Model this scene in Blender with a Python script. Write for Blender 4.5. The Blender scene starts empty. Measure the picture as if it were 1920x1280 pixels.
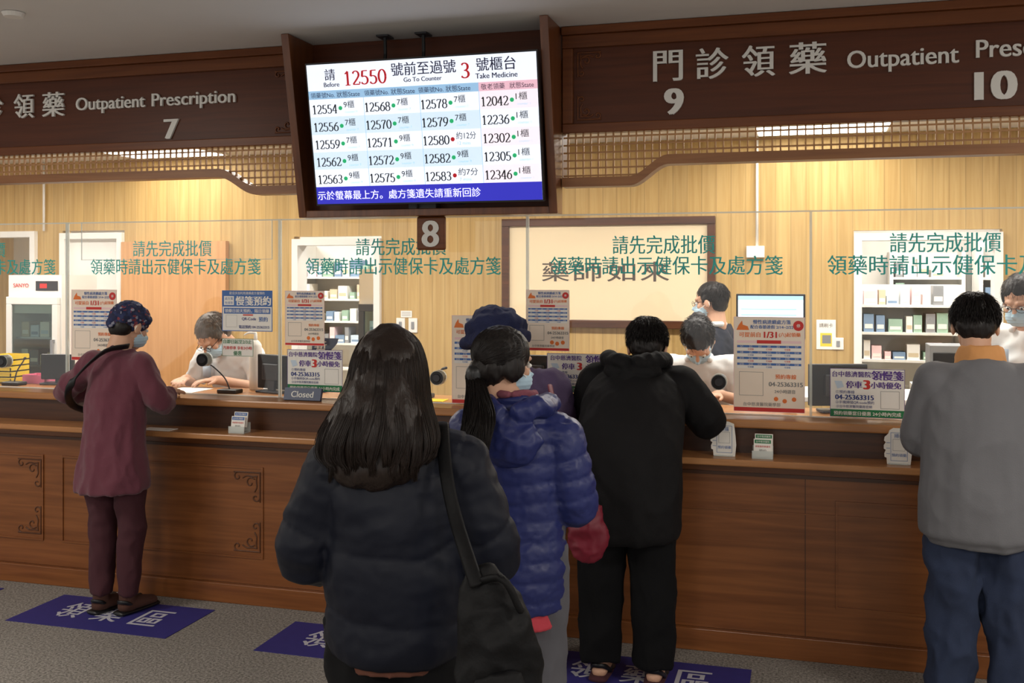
import bpy, math, random
import numpy as np
from mathutils import Vector, Matrix, noise
random.seed(7); np.random.seed(7)
COL=bpy.context.scene.collection
# ------------------------------------------------------------ materials
def s2l(c):
    c=c/255.0
    return c/12.92 if c<=0.04045 else ((c+0.055)/1.055)**2.4
def rgb(r,g,b): return (s2l(r),s2l(g),s2l(b),1.0)
def new_mat(name):
    m=bpy.data.materials.new(name); m.use_nodes=True
    nt=m.node_tree; return m,nt,nt.nodes['Principled BSDF']
def plain(name,c,rough=0.5,metal=0,emit=0,alpha=None,vary=0.08,scale=6,bump=0,bscale=200,sheen=0,spec=None):
    m,nt,b=new_mat(name)
    N=nt.nodes; L=nt.links
    tc=N.new('ShaderNodeTexCoord'); nz=N.new('ShaderNodeTexNoise'); nz.inputs['Scale'].default_value=scale
    nz.inputs['Detail'].default_value=4
    L.new(tc.outputs['Object'],nz.inputs['Vector'])
    mx=N.new('ShaderNodeMix'); mx.data_type='RGBA'
    col=rgb(*c)
    mx.inputs[6].default_value=tuple(x*(1-vary) for x in col[:3])+(1,)
    mx.inputs[7].default_value=tuple(min(1,x*(1+vary)) for x in col[:3])+(1,)
    L.new(nz.outputs['Fac'],mx.inputs[0]); L.new(mx.outputs[2],b.inputs['Base Color'])
    b.inputs['Roughness'].default_value=rough; b.inputs['Metallic'].default_value=metal
    if spec is not None: b.inputs['Specular IOR Level'].default_value=spec
    if sheen: b.inputs['Sheen Weight'].default_value=sheen
    if emit:
        L.new(mx.outputs[2],b.inputs['Emission Color']); b.inputs['Emission Strength'].default_value=emit
    if bump:
        n2=N.new('ShaderNodeTexNoise'); n2.inputs['Scale'].default_value=bscale; n2.inputs['Detail'].default_value=3
        L.new(tc.outputs['Object'],n2.inputs['Vector'])
        bp=N.new('ShaderNodeBump'); bp.inputs['Strength'].default_value=bump; bp.inputs['Distance'].default_value=0.004
        L.new(n2.outputs['Fac'],bp.inputs['Height']); L.new(bp.outputs['Normal'],b.inputs['Normal'])
    return m
def wood(name,c1,c2,axis='x',rough=0.35,scale=3.0,plank=0,spec=0.5):
    m,nt,b=new_mat(name); N=nt.nodes; L=nt.links
    tc=N.new('ShaderNodeTexCoord'); mp=N.new('ShaderNodeMapping')
    s={'x':(0.6,6,12),'z':(12,6,0.5),'y':(12,0.6,12)}[axis]
    mp.inputs['Scale'].default_value=s
    L.new(tc.outputs['Object'],mp.inputs['Vector'])
    nz=N.new('ShaderNodeTexNoise'); nz.inputs['Scale'].default_value=scale; nz.inputs['Detail'].default_value=8; nz.inputs['Distortion'].default_value=0.6
    L.new(mp.outputs['Vector'],nz.inputs['Vector'])
    cr=N.new('ShaderNodeValToRGB'); cr.color_ramp.elements[0].position=0.3; cr.color_ramp.elements[1].position=0.7
    cr.color_ramp.elements[0].color=rgb(*c1); cr.color_ramp.elements[1].color=rgb(*c2)
    L.new(nz.outputs['Fac'],cr.inputs['Fac'])
    out=cr.outputs['Color']
    if plank:
        sp=N.new('ShaderNodeSeparateXYZ'); L.new(tc.outputs['Object'],sp.inputs[0])
        dv=N.new('ShaderNodeMath'); dv.operation='DIVIDE'; dv.inputs[1].default_value=plank; L.new(sp.outputs['X'],dv.inputs[0])
        fl=N.new('ShaderNodeMath'); fl.operation='FLOOR'; L.new(dv.outputs[0],fl.inputs[0])
        wn=N.new('ShaderNodeTexWhiteNoise'); wn.noise_dimensions='1D'; L.new(fl.outputs[0],wn.inputs['W'])
        mr=N.new('ShaderNodeMapRange'); mr.inputs['To Min'].default_value=0.88; mr.inputs['To Max'].default_value=1.04; L.new(wn.outputs['Value'],mr.inputs['Value'])
        fr=N.new('ShaderNodeMath'); fr.operation='FRACT'; L.new(dv.outputs[0],fr.inputs[0])
        gt=N.new('ShaderNodeMath'); gt.operation='GREATER_THAN'; gt.inputs[1].default_value=0.06; L.new(fr.outputs[0],gt.inputs[0])
        m2=N.new('ShaderNodeMapRange'); m2.inputs['To Min'].default_value=0.78; m2.inputs['To Max'].default_value=1.0; L.new(gt.outputs[0],m2.inputs['Value'])
        mu=N.new('ShaderNodeMath'); mu.operation='MULTIPLY'; L.new(mr.outputs[0],mu.inputs[0]); L.new(m2.outputs[0],mu.inputs[1])
        vm=N.new('ShaderNodeVectorMath'); vm.operation='SCALE'; L.new(out,vm.inputs[0]); L.new(mu.outputs[0],vm.inputs['Scale'])
        out=vm.outputs[0]
    L.new(out,b.inputs['Base Color']); b.inputs['Roughness'].default_value=rough
    b.inputs['Specular IOR Level'].default_value=spec
    return m
def hairmat(name,c,rough=0.38):
    m,nt,b=new_mat(name); N=nt.nodes; L=nt.links
    tc=N.new('ShaderNodeTexCoord'); mp=N.new('ShaderNodeMapping'); mp.inputs['Scale'].default_value=(60,60,4)
    L.new(tc.outputs['Object'],mp.inputs['Vector'])
    nz=N.new('ShaderNodeTexNoise'); nz.inputs['Scale'].default_value=3; L.new(mp.outputs[0],nz.inputs['Vector'])
    cr=N.new('ShaderNodeValToRGB'); col=rgb(*c)
    cr.color_ramp.elements[0].color=tuple(x*0.5 for x in col[:3])+(1,); cr.color_ramp.elements[1].color=tuple(x*1.7 for x in col[:3])+(1,)
    L.new(nz.outputs['Fac'],cr.inputs['Fac']); L.new(cr.outputs[0],b.inputs['Base Color'])
    bp=N.new('ShaderNodeBump'); bp.inputs['Strength'].default_value=0.5; bp.inputs['Distance'].default_value=0.003
    L.new(nz.outputs['Fac'],bp.inputs['Height']); L.new(bp.outputs[0],b.inputs['Normal'])
    b.inputs['Roughness'].default_value=rough; b.inputs['Specular IOR Level'].default_value=.3
    return m
def acrylic(name,tint=(1,1,1),refl=0.06):
    m=bpy.data.materials.new(name); m.use_nodes=True; nt=m.node_tree; N=nt.nodes; L=nt.links
    for n in list(N): N.remove(n)
    o=N.new('ShaderNodeOutputMaterial'); t=N.new('ShaderNodeBsdfTransparent'); t.inputs[0].default_value=(*tint,1)
    g=N.new('ShaderNodeBsdfGlossy'); g.inputs['Roughness'].default_value=0.03
    lw=N.new('ShaderNodeFresnel'); lw.inputs[0].default_value=1.3
    ad=N.new('ShaderNodeMath'); ad.operation='ADD'; ad.inputs[1].default_value=refl*0.3; L.new(lw.outputs[0],ad.inputs[0])
    mx=N.new('ShaderNodeMixShader'); L.new(ad.outputs[0],mx.inputs[0]); L.new(t.outputs[0],mx.inputs[1]); L.new(g.outputs[0],mx.inputs[2]); L.new(mx.outputs[0],o.inputs[0])
    return m
def emis(name,c,st):
    return plain(name,c,0.6,emit=st,vary=0.02)

M={}
M['counter']=wood('counter_wood',(110,63,30),(138,84,44),'x',0.32)
M['counter_dark']=wood('counter_dark_wood',(62,35,18),(82,48,26),'x',0.35)
M['orn']=wood('ornament_wood',(78,44,22),(92,54,28),'x',0.4)
M['edge']=wood('edge_wood',(158,106,62),(184,130,82),'x',0.3)
M['fascia']=wood('fascia_wood',(76,37,19),(92,47,25),'x',0.4,spec=.3)
M['fascia_frame']=wood('fascia_frame_wood',(96,52,27),(118,68,36),'x',0.35,spec=.3)
M['rail']=wood('rail_wood',(128,80,42),(154,102,56),'x',0.4)
M['lattice']=wood('lattice_wood',(158,112,66),(184,136,84),'x',0.5)
M['house']=wood('housing_wood',(92,50,26),(120,70,38),'z',0.3)
M['bamboo']=wood('bamboo_wall',(184,150,92),(203,171,114),'z',0.45,plank=0.1,spec=.3)
M['door']=wood('door_wood',(194,142,90),(210,158,106),'z',0.4)
M['frame']=wood('picture_frame_wood',(64,34,18),(96,56,30),'x',0.35)
M['white']=plain('white_paint',(235,232,225),0.6)
M['ceil']=plain('ceiling_paint',(222,220,216),0.85,vary=0.02)
M['cream']=plain('cream_paper',(236,216,180),0.8,vary=0.05,scale=2)
M['ink']=plain('ink',(84,74,66),0.8)
M['paper']=plain('paper',(240,236,228),0.6,vary=0.02)
M['peach']=plain('peach_paper',(244,228,210),0.6,vary=0.02)
M['pblue']=plain('print_blue',(70,110,175),0.6)
M['pnavy']=plain('print_navy',(45,60,130),0.6)
M['ppurple']=plain('print_purple',(92,60,140),0.6)
M['pred']=plain('print_red',(205,50,45),0.6)
M['porange']=plain('print_orange',(232,120,50),0.6)
M['pgreen']=plain('print_green',(30,120,70),0.6)
M['pyellow']=plain('print_yellow',(240,205,60),0.6)
M['pgrey']=plain('print_grey',(130,130,130),0.6)
M['ppink']=plain('print_pink',(240,205,205),0.6)
M['plblue']=plain('print_lightblue',(200,216,232),0.6)
M['bx_tan']=plain('box_tan',(206,190,160),0.7)
M['bx_blue']=plain('box_dull_blue',(120,146,176),0.7)
M['bx_green']=plain('box_dull_green',(150,180,160),0.7)
M['teal']=plain('teal_vinyl',(48,176,168),0.5,vary=0.03)
M['letter']=plain('sign_letter_white',(222,220,214),0.5,vary=0.02)
M['plate']=plain('plate_navy',(40,55,90),0.4)
M['black']=plain('black_plastic',(18,18,20),0.4)
M['darkgrey']=plain('dark_grey_plastic',(50,50,54),0.45)
M['grey']=plain('grey_plastic',(140,142,145),0.45)
M['chrome']=plain('brushed_metal',(180,180,180),0.3,metal=1)
M['mat']=plain('mat_navy',(46,42,118),0.7,vary=0.1,scale=20)
M['mat_letter']=plain('mat_letter',(190,190,200),0.7)
M['skin']=plain('skin',(206,160,132),0.55,vary=0.06,scale=12)
M['eye']=plain('eye_white',(235,235,230),0.2)
M['lens']=plain('iris',(30,20,15),0.2)
M['mask']=plain('mask_blue',(178,206,222),0.8,vary=0.04,bump=0.2,bscale=60)
M['hair']=hairmat('hair_black',(24,19,18),.45)
M['hair_brown']=hairmat('hair_dark_brown',(32,23,19),0.42)
M['hair_grey']=hairmat('hair_greyish',(92,82,74),.5)
M['coat']=plain('white_coat',(232,232,230),0.8,vary=0.03)
M['yellow']=plain('yellow_plastic',(235,205,40),0.4)
M['pink']=plain('pink_plastic',(225,120,150),0.4)
M['acr']=acrylic('clear_acrylic')
M['acr_edge']=plain('acrylic_edge',(225,232,228),0.3)
M['acr_edge'].node_tree.nodes['Principled BSDF'].inputs['Alpha'].default_value=0.5
M['glass']=acrylic('fridge_glass',(0.85,0.95,0.92),0.1)
M['lamp']=emis('lamp_panel',(255,250,240),9)
M['s_white']=emis('screen_white',(232,240,255),0.85)
M['s_pale']=emis('screen_pale_blue',(208,228,246),0.8)
M['s_head']=emis('screen_header_blue',(150,190,225),0.75)
M['s_pinkh']=emis('screen_header_pink',(232,184,200),0.75)
M['s_pink']=emis('screen_pale_pink',(240,230,240),0.82)
M['s_blue']=emis('screen_band_blue',(48,48,185),0.75)
M['s_black']=plain('screen_text_black',(24,30,40),0.5)
M['s_navy']=plain('screen_text_navy',(40,40,90),0.5)
M['s_red']=emis('screen_red',(190,25,35),0.5)
M['s_green']=emis('screen_green',(40,190,120),0.5)
M['s_wt']=emis('screen_text_white',(240,240,255),0.9)
def carpet():
    m,nt,b=new_mat('grey_carpet'); N=nt.nodes; L=nt.links
    tc=N.new('ShaderNodeTexCoord'); n1=N.new('ShaderNodeTexNoise'); n1.inputs['Scale'].default_value=90; n1.inputs['Detail'].default_value=4
    n1.inputs['Roughness'].default_value=0.8
    n2=N.new('ShaderNodeTexNoise'); n2.inputs['Scale'].default_value=1.5
    L.new(tc.outputs['Object'],n1.inputs['Vector']); L.new(tc.outputs['Object'],n2.inputs['Vector'])
    cr=N.new('ShaderNodeValToRGB'); cr.color_ramp.elements[0].position=0.38; cr.color_ramp.elements[1].position=0.62
    cr.color_ramp.elements[0].color=rgb(98,94,90); cr.color_ramp.elements[1].color=rgb(174,168,160)
    L.new(n1.outputs['Fac'],cr.inputs['Fac'])
    mx=N.new('ShaderNodeMix'); mx.data_type='RGBA'; mx.blend_type='MULTIPLY'; mx.inputs[0].default_value=0.2
    L.new(cr.outputs[0],mx.inputs[6]); L.new(n2.outputs['Fac'],mx.inputs[7]); L.new(mx.outputs[2],b.inputs['Base Color'])
    b.inputs['Roughness'].default_value=0.95; b.inputs['Specular IOR Level'].default_value=0.1
    return m
M['carpet']=carpet()
# ------------------------------------------------------------ mesh builder
class MB:
    def __init__(s): s.v=[];s.f=[];s.m=[];s.mats=[]
    def add(s,v,f,mat):
        if mat not in s.mats: s.mats.append(mat)
        k=s.mats.index(mat); n=len(s.v)
        s.v.extend([tuple(map(float,p)) for p in v]); s.f.extend([[i+n for i in q] for q in f]); s.m.extend([k]*len(f)); return s
    def box(s,x0,x1,y0,y1,z0,z1,mat):
        v=[(x,y,z) for x in(x0,x1) for y in(y0,y1) for z in(z0,z1)]
        f=[(0,1,3,2),(4,6,7,5),(0,4,5,1),(2,3,7,6),(0,2,6,4),(1,5,7,3)]
        return s.add(v,f,mat)
    def tube(s,pts,rad,mat,seg=10,cap=True,sub=5,ref=(1,0,0)):
        v,f=tube(pts,rad,seg,sub,cap,ref); return s.add(v,f,mat)
    def ell(s,c,r,mat,R=None):
        v,f=ell(c,r,R); return s.add(v,f,mat)
    def prism(s,poly,y0,y1,mat):
        n=len(poly); v=[(x,y0,z) for x,z in poly]+[(x,y1,z) for x,z in poly]
        f=[list(range(n)),list(range(2*n-1,n-1,-1))]+[[i,(i+n),(i+1)%n+n,(i+1)%n] for i in range(n)]
        return s.add(v,f,mat)
LOC={}
def obj_from(mb_or_mesh,name,parent=None,label=None,category=None,origin=None,kind=None,group=None,smooth=False,bevel=0):
    if isinstance(mb_or_mesh,MB):
        me=bpy.data.meshes.new(name); me.from_pydata(mb_or_mesh.v,[],mb_or_mesh.f)
        for k in mb_or_mesh.mats: me.materials.append(M[k] if isinstance(k,str) else k)
        me.polygons.foreach_set('material_index',mb_or_mesh.m); me.update()
    else: me=mb_or_mesh
    o=bpy.data.objects.new(name,me); COL.objects.link(o)
    n=len(me.vertices); co=np.empty(n*3); me.vertices.foreach_get('co',co); co=co.reshape(-1,3)
    if parent is not None:
        base=LOC[parent.name]; org=base
    else:
        org=Vector(origin) if origin is not None else Vector(((co[:,0].min()+co[:,0].max())/2,(co[:,1].min()+co[:,1].max())/2,co[:,2].min()))
    me.transform(Matrix.Translation(-org))
    if parent is not None: o.parent=parent
    else: o.location=org
    LOC[o.name]=org
    if smooth: me.polygons.foreach_set('use_smooth',[True]*len(me.polygons))
    if bevel:
        b=o.modifiers.new('bevel','BEVEL'); b.width=bevel; b.segments=2; b.limit_method='ANGLE'
    if label: o['label']=label
    if category: o['category']=category
    if kind: o['kind']=kind
    if group: o['group']=group
    return o
def empty(name,loc,label,category,group=None):
    e=bpy.data.objects.new(name,None); e.empty_display_size=0.1; e.location=loc; COL.objects.link(e); LOC[e.name]=Vector(loc)
    e['label']=label; e['category']=category
    if group: e['group']=group
    return e
# ------------------------------------------------------------ primitives
def catm(P,sub):
    P=np.array(P,float)
    if len(P)<3 or sub<=1:
        out=[]
        for i in range(len(P)-1):
            for k in range(sub): out.append(P[i]+(P[i+1]-P[i])*k/sub)
        out.append(P[-1]); return np.array(out)
    Q=np.vstack([2*P[0]-P[1],P,2*P[-1]-P[-2]]); out=[]
    for i in range(1,len(Q)-2):
        a,b,c,d=Q[i-1],Q[i],Q[i+1],Q[i+2]
        for k in range(sub):
            t=k/sub
            out.append(0.5*((2*b)+(-a+c)*t+(2*a-5*b+4*c-d)*t*t+(-a+3*b-3*c+d)*t**3))
    out.append(P[-1]); return np.array(out)
def tube(pts,rad,seg=16,sub=5,cap=True,ref=(1,0,0)):
    R=[(r,r) if not isinstance(r,(tuple,list)) else r for r in rad]
    A=np.hstack([np.array(pts,float),np.array(R,float)])
    A=catm(A,sub); P=A[:,:3]; R=np.maximum(A[:,3:],1e-4)
    n=len(P); T=np.gradient(P,axis=0); T/=np.linalg.norm(T,axis=1)[:,None]+1e-12
    ref=np.array(ref,float); rings=[]
    th=np.linspace(0,2*math.pi,seg,endpoint=False)
    def ring(p,t,ra,rb):
        a=ref-np.dot(ref,t)*t; a/=np.linalg.norm(a)+1e-9; b=np.cross(t,a)
        return p+np.outer(np.cos(th)*ra,a)+np.outer(np.sin(th)*rb,b)
    if cap:
        for k in (80,50,25):
            c,s_=math.cos(math.radians(k)),math.sin(math.radians(k)); m=min(R[0]); rings.append(ring(P[0]-T[0]*m*s_,T[0],R[0][0]*c,R[0][1]*c))
    for i in range(n): rings.append(ring(P[i],T[i],R[i][0],R[i][1]))
    if cap:
        for k in (25,50,80):
            c,s_=math.cos(math.radians(k)),math.sin(math.radians(k)); m=min(R[-1]); rings.append(ring(P[-1]+T[-1]*m*s_,T[-1],R[-1][0]*c,R[-1][1]*c))
    V=np.vstack(rings); f=[]
    for i in range(len(rings)-1):
        for j in range(seg):
            a=i*seg+j; b=i*seg+(j+1)%seg; f.append([a,b,b+seg,a+seg])
    f.append(list(range(seg-1,-1,-1))); f.append([ (len(rings)-1)*seg+j for j in range(seg)])
    return V,f
def ell(c,r,R=None,nu=20,nv=12):
    v=[];f=[]
    for i in range(1,nv):
        a=math.pi*i/nv
        for j in range(nu):
            b=2*math.pi*j/nu; v.append((math.sin(a)*math.cos(b),math.sin(a)*math.sin(b),math.cos(a)))
    v.append((0,0,1)); v.append((0,0,-1)); t=len(v)-2
    for i in range(nv-2):
        for j in range(nu):
            a=i*nu+j;b=i*nu+(j+1)%nu; f.append([a,a+nu,b+nu,b])
    for j in range(nu):
        f.append([t,j,(j+1)%nu]); k=(nv-2)*nu; f.append([t+1,k+(j+1)%nu,k+j])
    V=np.array(v)*np.array(r,float)
    if R is not None: V=V@np.array(R.to_3x3()).T
    return V+np.array(c,float),f
def xf(prim,Mx):
    V,f=prim; A=np.array(Mx); return V@A[:3,:3].T+A[:3,3],f
def remesh(prims,voxel,smooth=3,name='m'):
    vs=[];fs=[];n=0
    for V,f in prims:
        vs.append(V); fs+=[[i+n for i in q] for q in f]; n+=len(V)
    me=bpy.data.meshes.new('tmp'); me.from_pydata(np.vstack(vs).tolist(),[],fs); me.update()
    o=bpy.data.objects.new('tmp',me); COL.objects.link(o)
    r=o.modifiers.new('r','REMESH'); r.mode='VOXEL'; r.voxel_size=voxel
    if smooth:
        s=o.modifiers.new('s','SMOOTH'); s.factor=0.5; s.iterations=smooth
    dg=bpy.context.evaluated_depsgraph_get(); dg.update()
    out=bpy.data.meshes.new_from_object(o.evaluated_get(dg)); out.name=name
    bpy.data.objects.remove(o); bpy.data.meshes.remove(me)
    return out
def getco(me):
    n=len(me.vertices); a=np.empty(n*3); me.vertices.foreach_get('co',a); return a.reshape(-1,3)
def getno(me):
    n=len(me.vertices); a=np.empty(n*3,dtype=np.float32); me.vertex_normals.foreach_get('vector',a); return a.reshape(-1,3)
def displace(me,fn):
    co=getco(me); no=getno(me); d=fn(co); co=co+no*d[:,None]; me.vertices.foreach_set('co',co.ravel()); me.update()
def nfield(co,fr,seed=0):
    fr=np.array(fr)*np.ones(3); c=co*fr+seed
    return np.array([noise.noise(Vector(p)) for p in c])
def folds(amp,fr,seed=0,amp2=0,fr2=30):
    def fn(co):
        w=co.copy()
        d=amp*(1-2*np.abs(nfield(w,fr,seed)*1.6))
        d=d+amp*.35*(1-2*np.abs(nfield(w,np.array(fr)*2.3,seed+4)*1.6))
        if amp2: d=d+amp2*nfield(co,fr2,seed+9)
        return d
    return fn
def segdist(co,a,b):
    a=np.array(a,float);b=np.array(b,float);ab=b-a;L=np.linalg.norm(ab); t=np.clip(((co-a)@ab)/(L*L),0,1)
    return np.linalg.norm(co-(a+t[:,None]*ab),axis=1),t*L
def quilt(arms,torso_axis,pitch,amp,rarm=0.08,rtor=0.17,wr=0.003,fr=14,seed=0,pw=.45):
    def fn(co):
        best=None;s=None
        d,t=segdist(co,torso_axis[0],torso_axis[1]); best=d/rtor; s=co[:,2].copy()
        for arm in arms:
            acc=0
            for i in range(len(arm)-1):
                d,t=segdist(co,arm[i],arm[i+1]); L=np.linalg.norm(np.array(arm[i+1])-np.array(arm[i]))
                m=d/rarm<best; best=np.where(m,d/rarm,best); s=np.where(m,t+acc,s); acc+=L
        w=nfield(co,6,seed)*pitch*0.25
        ph=np.abs(np.sin(np.pi*(s+w)/pitch))
        return amp*(ph**pw-0.7)+wr*nfield(co,(fr,fr,fr*1.6),seed+3)+wr*0.9*(.5-np.abs(nfield(co,(fr*1.5,fr*1.5,fr*2.6),seed+5))*1.6)+wr*.3*nfield(co,fr*5,seed+6)
    return fn
# ------------------------------------------------------------ text
TC={}
def tgeo(body):
    if body in TC: return TC[body]
    cu=bpy.data.curves.new('t','FONT'); cu.body=body; cu.size=1; cu.resolution_u=4; cu.fill_mode='BOTH'
    o=bpy.data.objects.new('t',cu); COL.objects.link(o)
    dg=bpy.context.evaluated_depsgraph_get(); dg.update()
    me=bpy.data.meshes.new_from_object(o.evaluated_get(dg))
    co=getco(me).copy(); f=[list(p.vertices) for p in me.polygons]
    bpy.data.objects.remove(o); bpy.data.curves.remove(cu); bpy.data.meshes.remove(me)
    mn=co.min(0);mx=co.max(0); TC[body]=(co[:,:2]-mn[:2],f,mx[0]-mn[0],mx[1]-mn[1]); return TC[body]
# serif numerals drawn as strokes in a 0..1 x 0..1 box
def arc(cx,cy,rx,ry,a0,a1,n=14): return [(cx+rx*math.cos(math.radians(a0+(a1-a0)*i/n)),cy+ry*math.sin(math.radians(a0+(a1-a0)*i/n))) for i in range(n+1)]
DIG={'0':[arc(.5,.5,.36,.45,0,360,26)],
'1':[[(.24,.80),(.36,.84),(.52,.96)],[(.52,.96),(.52,.04)],[(.26,.03),(.78,.03)]],
'2':[arc(.47,.70,.32,.25,160,-30)+[(.60,.42),(.16,.06)],[(.14,.05),(.84,.05),(.88,.22)]],
'3':[arc(.46,.73,.29,.22,150,-80,12)+[(.40,.51)],[(.40,.51)]+arc(.46,.28,.34,.23,80,-150,14)],
'4':[[(.64,.96),(.10,.30)],[(.10,.30),(.90,.30)],[(.66,.96),(.66,.04)],[(.46,.03),(.86,.03)]],
'5':[[(.80,.94),(.28,.94)],[(.28,.94),(.22,.54)],[(.22,.54)]+arc(.45,.31,.36,.27,120,-150,16)],
'6':[[(.80,.94),(.50,.84),(.24,.58),(.16,.32)],arc(.50,.32,.34,.28,0,360,22)],
'7':[[(.16,.80),(.18,.94),(.86,.94)],[(.86,.94),(.52,.50),(.42,.03)]],
'8':[arc(.5,.73,.28,.22,0,360,20),arc(.5,.28,.35,.25,0,360,20)],
'9':[arc(.50,.67,.34,.28,0,360,22),[(.84,.68),(.76,.40),(.50,.14),(.20,.05)]]}
def digit_strokes(ch):
    out=[]
    for pl in DIG[ch]:
        P=np.array(pl,float); T=np.gradient(P,axis=0) if len(P)>2 else np.repeat((P[1]-P[0])[None],len(P),0)
        T=T/(np.linalg.norm(T,axis=1)[:,None]+1e-9)
        w=.036+.066*np.abs(T[:,1])**1.3
        N=np.stack([-T[:,1],T[:,0]],1)
        asp=np.array([1/.72,1.0]); Q=P.copy(); Q[:,0]=.5+(Q[:,0]-.5)*1.12
        A=Q+N*w[:,None]*asp*.9; B=Q-N*w[:,None]*asp*.9
        out.append((A,B))
    return out
class Panel:
    def __init__(s,O,U,V,N=None):
        s.O=np.array(O,float);s.U=np.array(U,float);s.V=np.array(V,float);s.W=np.linalg.norm(s.U);s.H=np.linalg.norm(s.V)
        if N is None: N=np.cross(s.V,s.U)
        s.N=np.array(N,float)/np.linalg.norm(N)
    def p(s,u,v,l): return s.O+s.U*u+s.V*v+s.N*l
    def rect(s,mb,u0,v0,u1,v1,mat,l=0.0006): mb.add([s.p(u0,v0,l),s.p(u0,v1,l),s.p(u1,v1,l),s.p(u1,v0,l)],[(0,1,2,3)],mat)
    def frame(s,mb,u0,v0,u1,v1,w,mat,l=0.0008):
        a=w/s.W;b=w/s.H
        s.rect(mb,u0,v0,u1,v0+b,mat,l);s.rect(mb,u0,v1-b,u1,v1,mat,l);s.rect(mb,u0,v0+b,u0+a,v1-b,mat,l);s.rect(mb,u1-a,v0+b,u1,v1-b,mat,l)
    def slab(s,mb,th,mat):
        c=[s.p(0,0,0),s.p(0,1,0),s.p(1,1,0),s.p(1,0,0)]; v=c+[q-s.N*th for q in c]
        mb.add(v,[(0,1,2,3),(7,6,5,4),(0,4,5,1),(1,5,6,2),(2,6,7,3),(3,7,4,0)],mat)
    def disc(s,mb,u,v,r,mat,l=0.001,n=16):
        c=s.p(u,v,l);a=s.U/s.W;b=s.V/s.H
        mb.add([c+a*r*math.cos(t)-b*r*math.sin(t) for t in [2*math.pi*k/n for k in range(n)]],[list(range(n))],mat)
    def serif(s,mb,num,u0,v0,u1,v1,mat,l=.0026):
        n=len(num); cw=(u1-u0)/n
        for i,ch in enumerate(num):
            a=u0+i*cw+cw*.02; b=a+cw*.96
            for k,(A,B) in enumerate(digit_strokes(ch)):
                f=lambda q:s.p(a+(b-a)*q[0],v1-(v1-v0)*q[1],l+k*.0002)
                m=len(A); mb.add([f(q) for q in A]+[f(q) for q in B],[[j,j+1,m+j+1,m+j] for j in range(m-1)],mat)
    def text(s,mb,body,u0,v0,u1,v1,mat,l=0.0014,bold=0,keep=True,th=0,align='C'):
        co,f,w,h=tgeo(body); W=(u1-u0)*s.W;H=(v1-v0)*s.H
        sx=W/w;sy=H/h
        if keep: sx=sy=min(sx,sy)
        ox=u0*s.W+{'C':(W-w*sx)/2,'L':0,'R':W-w*sx}[align]; oy=v0*s.H+(H-h*sy)/2+h*sy
        a=s.U/s.W;b=s.V/s.H
        offs=[0] if not bold else [-bold*sx,0,bold*sx]
        for k,dx in enumerate(offs):
            X=co[:,0]*sx+ox+dx;Y=oy-co[:,1]*sy
            P=s.O+np.outer(X,a)+np.outer(Y,b)
            F=P+s.N*(l+th+k*0.00015)
            mb.add(F,f,mat)
            if th:
                ec={}
                for q in f:
                    for i in range(len(q)):
                        e=(q[i],q[(i+1)%len(q)])
                        if (e[1],e[0]) in ec: del ec[(e[1],e[0])]
                        else: ec[e]=1
                n=len(P); G=P+s.N*l
                mb.add(np.vstack([F,G]),[[e[0],e[0]+n,e[1]+n,e[1]] for e in ec],mat)
def wallpanel(x0,x1,z1,z0,Y): return Panel((x0,Y,z1),(x1-x0,0,0),(0,0,z0-z1),(0,-1,0))

# ------------------------------------------------------------ room structure
CZ=2.65
def struct(mb,name,**k): return obj_from(mb,name,kind='structure',**k)
struct(MB().box(-7.5,6,-8,5.2,-0.1,0,'carpet'),'floor')
struct(MB().box(-7.5,6,-8,0.12,2.87,2.97,'ceil'),'ceiling')
struct(MB().box(-7.5,6,0.12,5.2,CZ,CZ+.1,'ceil'),'ceiling_staff_area')
mb=MB(); segs=[(-7.5,-6.2),(-4.91,-4.66),(-4.05,-2.5),(-1.76,1.66),(2.57,6)]
for a,b in segs: mb.box(a,b,2.5,2.6,0,CZ,'bamboo')
for a,b in [(-6.2,-4.91),(-4.66,-4.05),(-2.5,-1.76),(1.66,2.57)]: mb.box(a,b,2.5,2.6,2.0 if a>-4 else 2.07,CZ,'bamboo')
struct(mb,'wall_back')
struct(MB().box(-7.5,6,5.1,5.2,0,CZ,'white'),'wall_storeroom')
struct(MB().box(-7.6,-7.5,0.12,5.2,0,2.9,'bamboo'),'wall_left')
struct(MB().box(6,6.1,0.12,5.2,0,2.9,'bamboo'),'wall_right')
n=1
for a,b,t in [(-6.2,-4.91,2.07),(-4.66,-4.05,2.05),(-2.5,-1.76,1.98),(1.66,2.57,1.98)]:
    mb=MB(); w=0.05
    mb.box(a,a+w,2.46,2.62,0,t,'white').box(b-w,b,2.46,2.62,0,t,'white').box(a+w,b-w,2.46,2.62,t-w,t,'white')
    struct(mb,'trim_%d'%n); n+=1
mb=MB().box(-4.04,-3.07,2.44,2.49,0,1.97,'door'); struct(mb,'door_1')
mb=MB().box(-4.62,-4.09,2.52,2.56,0,2.0,'white'); struct(mb,'door_2')
for x,zt in ((-4.83,2.07),(1.03,1.9)):
    e=empty('wall_conduit',(x,2.48,zt),'thin white vertical conduit pipe on the wood wall','pipe')
    obj_from(MB().tube([(x,2.48,zt),(x,2.48,CZ)],[0.010,0.010],'white',8,False,1),'pipe',e,smooth=True)
    if x>0: obj_from(MB().box(0.96,1.08,2.44,2.5,1.82,1.9,'white'),'junction_box',e,bevel=0.004)
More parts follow.
